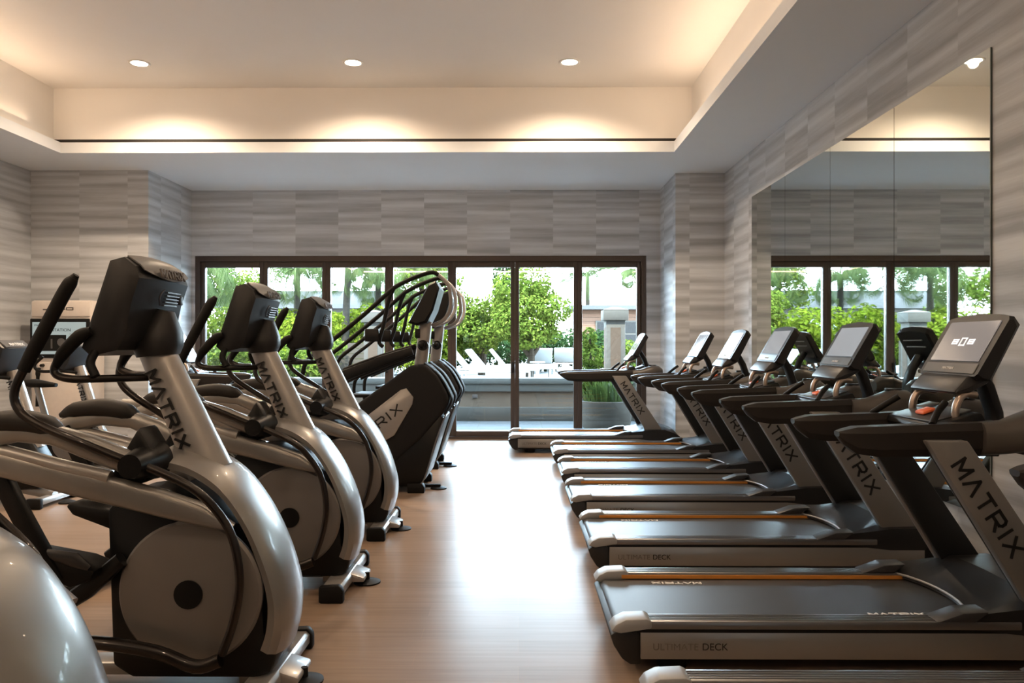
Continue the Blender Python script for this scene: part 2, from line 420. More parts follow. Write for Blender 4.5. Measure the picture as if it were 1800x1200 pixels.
# ------------------------------------------------------------------ treadmill (user faces +X, local origin at rear, floor)
def make_treadmill(label, loc):
    t = thing('treadmill', label, 'treadmill', loc, 0, 'treadmills along the mirrored wall')
    MB().b(.10, 2.12, -.33, .33, .045, .165, .01).build('deck_base', 'inner_dark', t)
    for s in (-1, 1):
        for x in (.28, 1.95):
            MB().cyl((x, s * .27, 0), (x, s * .27, .05), .06, .075, 20).build('foot', 'black_rubber', t)
    # rear bumper
    prof = [(.0, .165), (.015, .12), (.05, .065), (.085, .04), (.13, .04), (.13, .185), (.04, .19)]
    MB().prism(prof, -.37, .37, .008).build('rear_bumper', 'inner_dark', t)
    bl = MB(); prof = [(.035, .155)] + [(.055 - .03 * math.sin(a), .175 + .03 * math.cos(a)) for a in [rad(k) for k in (80, 60, 40, 20, 0)]] + [(1.75, .206), (1.75, .155)]
    bl.prism(prof, -.285, .285); be = bl.build('belt', 'belt', t)
    lw = MB(); hw, gp = .036, .010
    lw.word(BRAND, (1.16, -.235, .2065), (1, 0, 0), (0, 1, 0), .026, hw, gp, .007)
    lw.build('lettering', 'letter_white', be); lw = MB()
    lw.word(BRAND, (.26 + wordlen(hw, gp) + .02, .238, .2065), (-1, 0, 0), (0, -1, 0), .026, hw, gp, .007)
    lw.build('lettering', 'letter_white', be)
    for s in (-1, 1):
        y0, y1 = (.30, .40) if s > 0 else (-.40, -.30)
        r = MB(); r.b(.13, 1.72, y0, y1, .20, .235, .006)
        for k in range(4): r.b(.13, 1.72, y0 + .018 + k * .019, y0 + .025 + k * .019, .234, .2375)
        rl = r.build('side_rail', 'rail_alu', t)
        yi = s * .296
        MB().b(.135, 1.70, min(yi, yi - s * .006), max(yi, yi - s * .006), .208, .226).build('accent_strip', 'amber', rl)
        c = MB(); pc = [(.0, .195), (.02, .222), (.06, .242), (.15, .246), (.17, .236), (.17, .205), (.04, .185)]
        c.prism(pc, y0 - .006, y1 + .006, .006); c.build('end_cap', 'cap_grey', rl)
        # side panel
        ya, yb = (.372, .392) if s > 0 else (-.392, -.372)
        MB().b(.11, 2.1, ya, yb, .185, .203).build('rail_gasket', 'black_plastic', t)
        sp = MB().b(.125, 2.02, ya, yb, .072, .187, .004).build('side_panel', 'silver', t)
        if s < 0:
            font_word('lettering', 'ULTIMATE', (.175, -.3935, .112), (1, 0, 0), (0, 0, 1), .042, 'letter_grey', sp, 1.0)
            font_word('lettering', 'DECK', (.382, -.3935, .112), (1, 0, 0), (0, 0, 1), .042, 'letter_black', sp, 1.0)
        else:
            font_word('lettering', 'ULTIMATE DECK', (.52, .3935, .112), (-1, 0, 0), (0, 0, 1), .042, 'letter_black', sp, 1.0)
        MB().prism([(2.0, .05), (2.2, .05), (2.2, .16), (2.12, .21), (2.0, .19)], min(s * .30, s * .395), max(s * .30, s * .395), .008).build('front_corner', 'black_plastic', t)
    # motor hood: concave rear edge, rising to the front
    rings = []
    n = 13
    for j in range(n):
        v = -1 + 2 * j / (n - 1); y = v * .395
        xr = 1.42 + .20 * (1 - v * v) ** .5 if abs(v) < .98 else 1.42
        side = .025 if abs(v) < .99 else .0
        ztop = .305 + side * 1.0 - .02 * v * v
        ring = [(xr, y, .212), (xr + .005, y, .236), (xr + .10, y, .262), (1.80, y, ztop + .01), (2.0, y, ztop + .015), (2.13, y, ztop - .03), (2.19, y, .22), (2.19, y, .17), (1.8, y, .17)]
        rings.append(ring)
    mc = MB().loft(rings).build('motor_cover', 'graphite', t, 30)
    MB().lathe([(.0005, .0), (.04, .0), (.046, .004), (.046, .008), (.0005, .008)], n=24).build('badge', 'cap_grey', mc)
    bd = mc.children[0]; bd.location = (1.93, .10, .324)
    rim = MB(); pts = []
    for j in range(n):
        v = -1 + 2 * j / (n - 1); xr = 1.42 + .20 * (1 - v * v) ** .5 if abs(v) < .98 else 1.42
        pts.append((xr - .002, v * .385, .232))
    rim.sweep(pts, .006, None, 8).build('cover_rim', 'cap_grey', mc)
    for s in (-1, 1):
        MB().prism([(1.36, .236), (1.52, .236), (1.58, .28), (1.47, .275)], min(s * .30, s * .41), max(s * .30, s * .41), .006).build('cover_foot', 'graphite_light', mc)
    # uprights
    d = Vector((.545, 0, -.838)).normalized(); u = Vector((.838, 0, .545)).normalized()
    for s in (-1, 1):
        yo, yi = s * .375, s * .30
        A = Vector((1.89, 0, .27)); Bt = A - d * .86
        hw = .085
        up = MB()
        pr = [(A.x - hw * 1.25, A.z - .02), (A.x + hw * 1.35, A.z - .02), (Bt.x + hw * 1.05, Bt.z), (Bt.x - hw * 1.05, Bt.z)]
        ym = s * .325
        up.prism(pr, min(yo, ym), max(yo, ym), .012); uo = up.build('upright', 'upright_grey', t)
        inn = MB(); pr2 = [(A.x - hw * 1.2, A.z - .015), (A.x + hw * 1.3, A.z - .015), (Bt.x + hw, Bt.z), (Bt.x - hw, Bt.z)]
        inn.prism(pr2, min(yi, ym), max(yi, ym), .008); inn.build('inner_cover', 'inner_dark', uo)
        lt = MB(); o = Bt + d * .10 - u * .045; yy = yo + s * .0008
        if s < 0: lt.word(BRAND, (o.x, yy, o.z), d, u, .066, .062, .026, .0125)
        else:
            o2 = Bt + d * .10 + u * .03; lt.word(BRAND, (o2.x, yy, o2.z), d, -u, .066, .062, .026, .0125)
        lt.build('lettering', 'letter_black', uo)
    # hand rails: tapered hexagonal rubber arms
    for s in (-1, 1):
        yc = s * .275
        h = MB(); rings = []
        for (x, zt_, zb, w) in ((.955, 1.020, .998, .030), (.98, 1.028, .965, .042), (1.03, 1.040, .925, .050), (1.12, 1.044, .912, .052), (1.58, 1.062, .915, .052), (1.64, 1.066, .915, .052)):
            rings.append([(x, yc - w, zb + (zt_ - zb) * .78), (x, yc - w * .72, zt_), (x, yc + w * .72, zt_), (x, yc + w, zb + (zt_ - zb) * .78), (x, yc + w * .9, zb + (zt_ - zb) * .25), (x, yc + w * .5, zb), (x, yc - w * .5, zb), (x, yc - w * .9, zb + (zt_ - zb) * .25)])
        h.loft(rings).build('handrail', 'rubber_grip', t, 25)
        # cup bowl
        cb = MB(); rings = []
        for (x, w, zt_, zb) in ((1.60, .055, 1.062, .92), (1.70, .072, 1.070, .925), (1.77, .096, 1.095, .935), (1.85, .106, 1.125, .95), (1.93, .095, 1.12, .97), (1.98, .06, 1.08, 1.0)):
            ring = []
            for k in range(16):
                a = 2 * math.pi * (k + .5) / 16; c_, s_ = math.cos(a), math.sin(a)
                c_ = math.copysign(abs(c_) ** .7, c_); s_ = math.copysign(abs(s_) ** .7, s_)
                ring.append((x, s * .295 + c_ * w, (zt_ + zb) / 2 + s_ * (zt_ - zb) / 2))
            rings.append(ring)
        cbo = cb.loft(rings).build('cup_bowl', 'console_grey', t, 50)
        MB().lathe([(.036, .0), (.042, .006), (.048, .006), (.050, .0), (.050, -.01), (.036, -.012)], (1.865, s * .29, 1.123), n=24).build('cup_rim', 'black_plastic', cbo)
        MB().lathe([(.0005, .0), (.038, .0), (.038, -.006), (.0005, -.006)], (1.865, s * .29, 1.127), n=24).build('cup_hole', 'black_plastic', cbo)
    # console base
    cb = MB(); cb.prism([(1.44, 1.02), (1.46, 1.05), (1.64, 1.10), (1.66, 1.06), (1.64, 1.0), (1.48, .99)], -.25, .25, .012)
    co = cb.build('console_base', 'black_plastic', t)
    MB().prism([(1.455, 1.055), (1.63, 1.108), (1.63, 1.098), (1.455, 1.045)], -.19, .19, .004).build('control_pad', 'graphite_light', co)
    MB().prism([(1.49, 1.068), (1.55, 1.088), (1.55, 1.105), (1.49, 1.085)], -.04, .04, .008).build('stop_button', 'stop_orange', co)
    MB().prism([(1.56, 1.10), (1.625, 1.12), (1.625, 1.112), (1.56, 1.092)], .06, .17, .003).build('keypad', 'panel_grey', co)
    MB().prism([(1.78, .92), (1.93, .92), (1.93, .97), (1.78, .97)], -.31, .31, .012).build('cross_beam', 'graphite', t)
    for s in (-1, 1):
        y = s * .19
        MB().tube([(1.56, y, 1.03), (1.555, y, 1.10), (1.575, y * .98, 1.155), (1.61, y * .92, 1.175), (1.66, y * .85, 1.17)], .017).build('pulse_grip', 'copper_grip', t)
        MB().tube([(1.40, s * .29, 1.05), (1.45, s * .24, 1.10), (1.50, s * .21, 1.14)], .015).build('speed_lever', 'black_rubber', t)
    # display head
    dv = Vector((.50, 0, .866)); nv = Vector((-.866, 0, .50)); o = Vector((1.615, 0, 1.255))
    rings = []
    for j, v in enumerate((-1, -.94, -.6, 0, .6, .94, 1)):
        hh = .315 + .025 * (1 - v * v); y = v * .245; tk = .060 if abs(v) < .98 else .045; k0 = 0 if abs(v) < .98 else .015
        P = [o + dv * k0, o + dv * (hh - .01 - k0), o + dv * (hh - k0) - nv * .02, o + dv * (hh - .02 - k0) - nv * tk, o + dv * .02 - nv * (tk + .015), o + dv * (k0 - .005) - nv * .03]
        rings.append([(p.x, y, p.z) for p in P])
    di = MB().loft(rings).build('display', 'graphite', t, 30)
    q = MB(); a = o + dv * .075 + nv * .001; bq = o + dv * .285 + nv * .001
    q.loft([[(p.x, yy, p.z) for (p, yy) in ((a, -.20), (a, .20), (bq, .20), (bq, -.20))], [(p.x + nv.x * .004, yy, p.z + nv.z * .004) for (p, yy) in ((a, -.198), (a, .198), (bq, .198), (bq, -.198))]])
    q.build('screen', 'screen', di)
    q = MB(); a = o + dv * .012 + nv * .001; bq = o + dv * .062 + nv * .001
    q.loft([[(p.x, yy, p.z) for (p, yy) in ((a, -.215), (a, .215), (bq, .215), (bq, -.215))], [(p.x + nv.x * .003, yy, p.z + nv.z * .003) for (p, yy) in ((a, -.213), (a, .213), (bq, .213), (bq, -.213))]])
    q.build('button_strip', 'panel_grey', di)
    ml = MB(); p = o + dv * .03 + nv * .005; ml.word(BRAND, (p.x, .05, p.z), (0, -1, 0), dv, .010, .013, .004, .0025, .0008); ml.build('lettering', 'letter_white', di)
    g = MB()
    for k in (.18, .24): 
        p = o + dv * k - nv * .072; g.box((p.x, 0, p.z), (.012, .30, .012), .004)
    g.build('back_vent', 'cap_grey', di)
    nk = MB().prism([(1.54, 1.185), (1.60, 1.255), (1.71, 1.27), (1.71, 1.23), (1.62, 1.18), (1.555, 1.172)], -.20, .20, .015).build('neck', 'graphite_light', t)
    MB().sweep([(1.74, 0, 1.30), (1.80, 0, 1.20), (1.84, 0, 1.08), (1.85, 0, .95)], .028, .05, 14, 3).build('stem', 'graphite', nk)
    return t

TX = .40
tm = make_treadmill('grey treadmill with its large console against bare wallpaper, second nearest the camera', (TX - .01, 3.70, 0))
labs = [((TX + .02, 5.09, 0), 'grey treadmill third nearest the camera, white lettering faint on its dark belt'),
        ((TX, 6.42, 0), 'grey treadmill in the middle of the mirrored row, fourth from the glass doors'),
        ((TX, 7.72, 0), 'grey treadmill third from the glass doors in the mirrored row'),
        ((TX - .02, 9.04, 0), 'grey treadmill second from the glass doors, beside the corner pilaster'),
        ((-.13, 10.42, 0), 'grey treadmill closest to the glass doors, jutting further into the aisle')]
for loc, lb in labs: dup(tm, loc, 0, lb)
t7 = [o for o in bpy.data.objects if o.get('label', '').startswith('grey treadmill closest')][0]
for ch in t7.children:
    if ch.name.startswith('handrail'): ch.scale.x = 1.42; ch.location.x = -.69
t1 = dup(tm, (TX + .03, 2.42, 0), 0, 'nearest treadmill, only its grey rear rail cap showing at the bottom right')
for ch in t1.children:
    if ch.name.split('.')[0] in ('handrail', 'cup_bowl', 'console_base', 'pulse_grip', 'speed_lever', 'display', 'neck', 'upright'):
        ch.location = (.31, 0, -.05)
dup(tm, (-2.35, 9.42, 0), math.pi, 'treadmill facing the left wall, half hidden behind the silver ellipticals', 'treadmill by the left wall')
for ch in tm.children:
    if ch.name.startswith('handrail'): ch.location.x = .04
# the near console's screen shows a white mark
for ch in tm.children:
    if ch.name.startswith('display'):
        for s_ in ch.children:
            if s_.name == 'screen':
                s_.data = s_.data.copy(); s_.data.materials[0] = MATS['screen_warm_sheen']
        dv = Vector((.50, 0, .866)); nv = Vector((-.866, 0, .50)); o = Vector((1.615, 0, 1.255)) + dv * .175 + nv * .006
        mk = MB()
        def bar(y0, y1, a, b):
            c0 = o + dv * a; c1 = o + dv * b
            mk.loft([[(c0.x, y0, c0.z), (c0.x, y1, c0.z), (c1.x, y1, c1.z), (c1.x, y0, c1.z)], [(p.x + nv.x * .001, y, p.z + nv.z * .001) for p, y in ((c0, y0), (c0, y1), (c1, y1), (c1, y0))]])
        for yc, hh in ((.065, .014), (0, .022), (-.065, .014)):
            bar(yc - .024, yc + .024, hh - .007, hh); bar(yc - .024, yc + .024, -hh, -hh + .007)
            bar(yc - .024, yc - .014, -hh, hh); bar(yc + .014, yc + .024, -hh, hh)
            if yc: bar(yc - .024, yc + .024, -.004, .004)
        mk.build('screen_mark', 'screen_mark', ch)

# ------------------------------------------------------------------ elliptical (local x = world X + 1.7)
EX = 1.7
def ex(pts): return [(x + EX, y, z) for x, y, z in pts]
def make_elliptical(label, loc):
    t = thing('elliptical_trainer', label, 'elliptical', loc, 0, 'elliptical trainers on the left')
    # base
    MB().b(-2.45 + EX, -1.0 + EX, -.06, .06, .045, .10, .015).build('base_beam', 'silver', t)
    for x, hw, nm in ((-.985, .055, 0), (-2.40, .045, 1)):
        s_ = MB().prism([(x - hw + EX, .03), (x + hw + EX, .03), (x + hw + EX, .07), (x + hw - .015 + EX, .085), (x - hw + EX, .085)], -.36, .36, .004).build('stabilizer', 'silver_light', t)
        for s in (-1, 1):
            MB().prism([(x - hw - .012 + EX, 0), (x + hw + .012 + EX, 0), (x + hw + .012 + EX, .07), (x + hw - .01 + EX, .098), (x - hw - .012 + EX, .09)], min(s * .335, s * .385), max(s * .335, s * .385), .012).build('end_cap', 'black_rubber', s_)
    lf = MB(); lf.lathe([(.0005, 0), (.078, 0), (.078, .008), (.05, .016), (.016, .022), (.014, .06), (.0005, .06)], (-.862 + EX, 0, 0), n=26); lf.build('leveling_foot', 'black_rubber', t)
    MB().prism([(-1.10 + EX, .03), (-.86 + EX, .03), (-.86 + EX, .055), (-1.0 + EX, .10), (-1.10 + EX, .10)], -.10, .10, .008).build('foot_bracket', 'silver_light', t)
    # black housing
    hp = [(-1.60, .74), (-1.56, .80), (-1.36, .82), (-1.20, .77), (-1.06, .62), (-.985, .44), (-.975, .25), (-.93, .17), (-.95, .10), (-1.02, .08), (-1.5, .08), (-1.58, .13)]
    MB().prism([(x + EX, z) for x, z in hp], -.165, .165, .02).build('housing', 'black_plastic', t)
    # silver front shroud
    O = [(-1.39, .985), (-1.30, .965), (-1.195, .915), (-1.114, .843), (-1.021, .713), (-.951, .574), (-.905, .435), (-.888, .342), (-.892, .249), (-.915, .160)]
    I = [(-1.385, .915), (-1.29, .895), (-1.21, .855), (-1.128, .785), (-1.045, .657), (-.988, .515), (-.962, .42), (-.956, .345), (-.965, .262), (-.985, .20)]
    O = catmull([(x, 0, z) for x, z in O], 4); I = catmull([(x, 0, z) for x, z in I], 4); rings = []
    for o, i in zip(O, I):
        ring = []
        for f, y in ((0, -.185), (.38, -.185), (.72, -.15), (.93, -.085), (1.0, -.03), (1.0, .03), (.93, .085), (.72, .15), (.38, .185), (0, .185)):
            p = i + (o - i) * f; ring.append((p.x + EX, y, p.z))
        rings.append(ring)
    MB().loft(rings).build('shroud', 'silver', t, 22)
    for s in (-1, 1):
        c = (-1.258 + EX, 0, .425); y0 = s * .165
        prof = [(.0005, s * .165), (.280, s * .165), (.282, s * .185), (.272, s * .196), (.20, s * .204), (.0005, s * .208)]
        dsk = MB().lathe(prof, c, 'y', 56).build('wheel_cover', 'disc_silver', t)
        MB().lathe([(.0005, s * .20), (.056, s * .20), (.056, s * .212), (.0005, s * .213)], c, 'y', 28).build('hub', 'black_plastic', dsk)
    # mast
    A = Vector((-1.265, 0, .90)); B = Vector((-1.495, 0, 1.41))
    ms = MB().sweep(ex([A - (B - A) * .06, A, A.lerp(B, .5), B]), [.090, .088, .076, .066], [.075, .075, .068, .06], 20, 2.6).build('mast', 'silver_light', t)
    d = (A - B).normalized(); u = Vector((-d.z, 0, d.x)); o = B + d * .125 - u * .046
    lt = MB().word(BRAND, (o.x + EX, -.0735, o.z), d, u, .042, .045, .0195, .0098, .006)
    lt.build('lettering', 'letter_black', ms); lt = MB()
    o2 = B + d * .125 + u * .02; lt.word(BRAND, (o2.x + EX, .0735, o2.z), d, -u, .042, .045, .0195, .0098, .006)
    lt.build('lettering', 'letter_black', ms)
    KX = EX - .03
    # console: slab leaning, facing the user at -X
    rings = []
    for v in (-1, -.95, -.8, -.45, 0, .45, .8, .95, 1):
        y = v * .235; c_ = 1 - v * v; k = 0 if abs(v) < .97 else .02
        P = [(-1.635 + k, 1.385 + k), (-1.545 + k, 1.66), (-1.525 + k, 1.722 - k), (-1.47, 1.735 - k + .015 * c_), (-1.43 + .03 * c_ - k, 1.70 + .012 * c_ - k), (-1.415 + .03 * c_ - k, 1.655), (-1.445 + .025 * c_ - k, 1.56), (-1.47 + .02 * c_ - k, 1.43), (-1.50, 1.375 + k), (-1.60, 1.352 + k)]
        rings.append([(x + KX, y, z) for x, z in P])
    cs = MB().loft(rings).build('console', 'graphite', t, 32)
    # crown plate
    rings = []
    for v in (-1, -.8, -.45, 0, .45, .8, 1):
        y = v * .20; vv = v * .85; c_ = 1 - vv * vv
        a = Vector((-1.47, y, 1.737 + .015 * c_)); b = Vector((-1.428 + .03 * c_, y, 1.703 + .012 * c_)); c = Vector((-1.412 + .03 * c_, y, 1.657 + .03 * v * v))
        n1 = Vector((.5, 0, .86)) * .005
        rings.append([(p.x + KX, p.y, p.z) for p in (a, a + n1, b + n1, c + Vector((.005, 0, .001)), c, b)])
    MB().loft(rings).build('crown_plate', 'panel_grey', cs, 50)
    lt = MB().word(BRAND, (-1.377 + KX, -.105, 1.668), (0, 1, 0), (-.25, 0, .95), .032, .030, .010, .0055, .006); lt.build('lettering', 'letter_grey', cs)
    vt = MB()
    for k in range(5): vt.box((-1.392 + KX - k * .004, .03, 1.61 - k * .013), (.012, .12, .005))
    vt.box((-1.402 + KX, .12, 1.585), (.016, .03, .04), .004)
    vt.tube([(-1.391 + KX, -.05, 1.62), (-1.395 + KX, -.068, 1.605), (-1.402 + KX, -.072, 1.585), (-1.408 + KX, -.055, 1.558)], .004, 6)
    vt.build('vent', 'graphite_light', cs)
    scn = MB(); nv = Vector((-.95, 0, .31)); p0 = Vector((-1.60, 0, 1.47)); p1 = Vector((-1.547, 0, 1.645))
    scn.loft([[(p.x + KX, y, p.z) for p, y in ((p0 + nv * .003, -.17), (p0 + nv * .003, .17), (p1 + nv * .003, .17), (p1 + nv * .003, -.17))], [(p.x + KX, y, p.z) for p, y in ((p0 + nv * .007, -.17), (p0 + nv * .007, .17), (p1 + nv * .007, .17), (p1 + nv * .007, -.17))]])
    scn.build('screen', 'screen', cs)
    # neck collar
    nk = MB().sweep(ex([(-1.470, 0, 1.350), (-1.475, 0, 1.40), (-1.462, 0, 1.46), (-1.44, 0, 1.54)]), [.078, .098, .088, .03], [.085, .10, .085, .05], 18, 2.5)
    nk.build('neck_collar', 'graphite', t)
    # moving arms
    path = [(-1.628, 1.646), (-1.66, 1.60), (-1.735, 1.46), (-1.807, 1.324), (-1.852, 1.222), (-1.832, 1.150), (-1.754, 1.097), (-1.60, 1.030), (-1.429, .957), (-1.345, .925), (-1.197, .845), (-1.103, .736), (-1.055, .631), (-1.036, .484), (-1.061, .337), (-1.105, .215)]
    piv = Vector((-1.40, 0, .945))
    for s, ang in ((-1, 0), (1, -9)):
        R = Matrix.Rotation(rad(-ang), 3, 'Y')
        def pt(x, z, y):
            q = R @ (Vector((x, 0, z)) - piv) + piv; return (q.x + EX, y, q.z)
        P = [pt(x, z, s * (.34 if k < 8 else .34 - .02 * min(4, k - 7) * .9)) for k, (x, z) in enumerate(path)]
        arm = MB().tube(P, .0165, 12, 5).build('handle_arm', 'brown_tube', t)
        gr = catmull(P[:5], 5)[:17]
        MB().sweep([gr[0] + (gr[0] - gr[1]).normalized() * .012] + gr, [.012, .025, .026, .026, .026, .024], None, 12).build('grip', 'black_rubber', arm)
        # pivot cover: black faceted cone wrapping the pivot
        pc = MB(); y0, y1 = s * .12, s * .37
        pc.prism([(-1.56 + EX, .855), (-1.40 + EX, .865), (-1.36 + EX, .97), (-1.43 + EX, 1.085), (-1.49 + EX, .985)], min(s * .10, s * .26), max(s * .10, s * .26), .02)
        pc.cyl((-1.415 + EX, s * .16, .945), (-1.415 + EX, s * .355, .945), .078, .045, 22)
        pc.build('pivot_cover', 'black_plastic', t)
        # upper arm with its dark cover
        ua = MB().sweep(ex([(-2.12, s * .30, .98), (-1.98, s * .30, 1.045), (-1.86, s * .30, 1.07), (-1.72, s * .30, 1.055), (-1.60, s * .29, 1.01), (-1.46, s * .26, .945)]), [.040, .042, .040, .038, .045, .045], .036, 14, 3).build('upper_arm', 'silver', t)
        MB().sweep(catmull(ex([(-2.05, s * .30, 1.075), (-1.98, s * .30, 1.10), (-1.86, s * .30, 1.11), (-1.75, s * .30, 1.09), (-1.68, s * .30, 1.05)]), 4), [.012, .036, .042, .036, .008], [.02, .052, .055, .05, .02], 16, 2.6).build('arm_cover', 'rubber_grip', ua)
        # lower arm
        la = MB().sweep(ex([(-2.45, s * .30, 1.02), (-2.15, s * .30, 1.0), (-1.95, s * .30, .955), (-1.60, s * .29, .865), (-1.35, s * .26, .795), (-1.20, s * .235, .745), (-1.08, s * .215, .69)]), [.036, .045, .05, .052, .052, .045, .012], .03, 16, 3.2).build('lower_arm', 'silver', t)
        MB().tube(ex([(-2.3, s * .30, 1.055), (-1.95, s * .30, 1.000), (-1.70, s * .30, .94), (-1.52, s * .29, .895)]), .026, 12).build('arm_tube', 'silver_light', la)
        # pedal link and pedal
        dz = 0 if s < 0 else .10; dx = 0 if s < 0 else .02
        MB().sweep(ex([(-2.02, s * .27, 1.02), (-1.96, s * .27, .92), (-1.90, s * .27, .80), (-1.78 + dx, s * .27, .58 + dz), (-1.72 + dx, s * .26, .50 + dz)]), [.03, .034, .034, .034, .02], .028, 12, 4).build('pedal_link', 'black_plastic', t)
        pd = MB()
        pd.prism([(-1.95 + dx + EX, .60 + dz), (-1.93 + dx + EX, .615 + dz), (-1.66 + dx + EX, .565 + dz), (-1.585 + dx + EX, .535 + dz), (-1.60 + dx + EX, .50 + dz), (-1.68 + dx + EX, .47 + dz), (-1.92 + dx + EX, .56 + dz)], min(s * .12, s * .28), max(s * .12, s * .28), .012)
        pdo = pd.build('pedal', 'black_rubber', t)
        MB().sweep(ex([(-1.90 + dx, s * .275, .62 + dz), (-1.75 + dx, s * .28, .60 + dz), (-1.66 + dx, s * .28, .58 + dz), (-1.61 + dx, s * .27, .545 + dz)]), [.01, .02, .03, .012], .012, 10).build('toe_guard', 'graphite_light', pdo)
        MB().sweep(ex([(-1.52, s * .20, .56 + dz * .5), (-1.66, s * .20, .44 + dz), (-1.78, s * .20, .36 + dz)]), [.03, .036, .03], .025, 12, 3).build('pedal_strut', 'black_plastic', t)
        MB().tube(ex([(-1.72, s * .27, .265), (-1.55, s * .27, .258), (-1.35, s * .27, .225), (-1.20, s * .28, .175), (-1.105, s * .28, .20)]), [.026] * 21, 10).build('crank_arm', 'brown_tube', t)
        # fixed handlebar
        fb = MB().tube(ex([(-1.50, s * .03, 1.262), (-1.555, s * .10, 1.262), (-1.62, s * .215, 1.264), (-1.70, s * .25, 1.266), (-1.755, s * .25, 1.29), (-1.735, s * .25, 1.345), (-1.66, s * .245, 1.42)]), .0155, 12).build('fixed_handlebar', 'brown_tube', t)
        MB().sweep(catmull(ex([(-1.752, s * .25, 1.31), (-1.725, s * .25, 1.36), (-1.66, s * .245, 1.43), (-1.62, s * .24, 1.45)]), 4), [.014, .024, .026, .016], None, 12).build('pulse_grip', 'black_rubber', fb)
        MB().tube(ex([(-1.60, s * .21, 1.40), (-1.625, s * .235, 1.33), (-1.60, s * .245, 1.275)]), .017, 10).build('handlebar_stay', 'black_rubber', fb)
    return t

EY = [1.92, 3.25, 4.60, 5.93]
EXW = -1.725
e2 = make_elliptical('silver elliptical with the largest dark-hubbed disc and console, second nearest the camera', (EXW, EY[1], 0))
e1 = dup(e2, (EXW - .12, EY[0], 0), 0, 'nearest elliptical, only its smooth silver front shroud showing in the lower left corner')
far_arm = [c for c in e1.children if c.name.startswith('handle_arm')][1]
pv_ = Vector((-1.40 + EX, 0, .945)); far_arm.matrix_local = Matrix.Translation(pv_) @ Matrix.Rotation(rad(4), 4, 'Y') @ Matrix.Translation(-pv_)
dup(e2, (EXW, EY[2], 0), 0, 'silver elliptical third nearest the camera, its near foot cap on the wood floor')
dup(e2, (EXW, EY[3], 0), 0, 'farthest silver elliptical, right beside the black stair climbers')

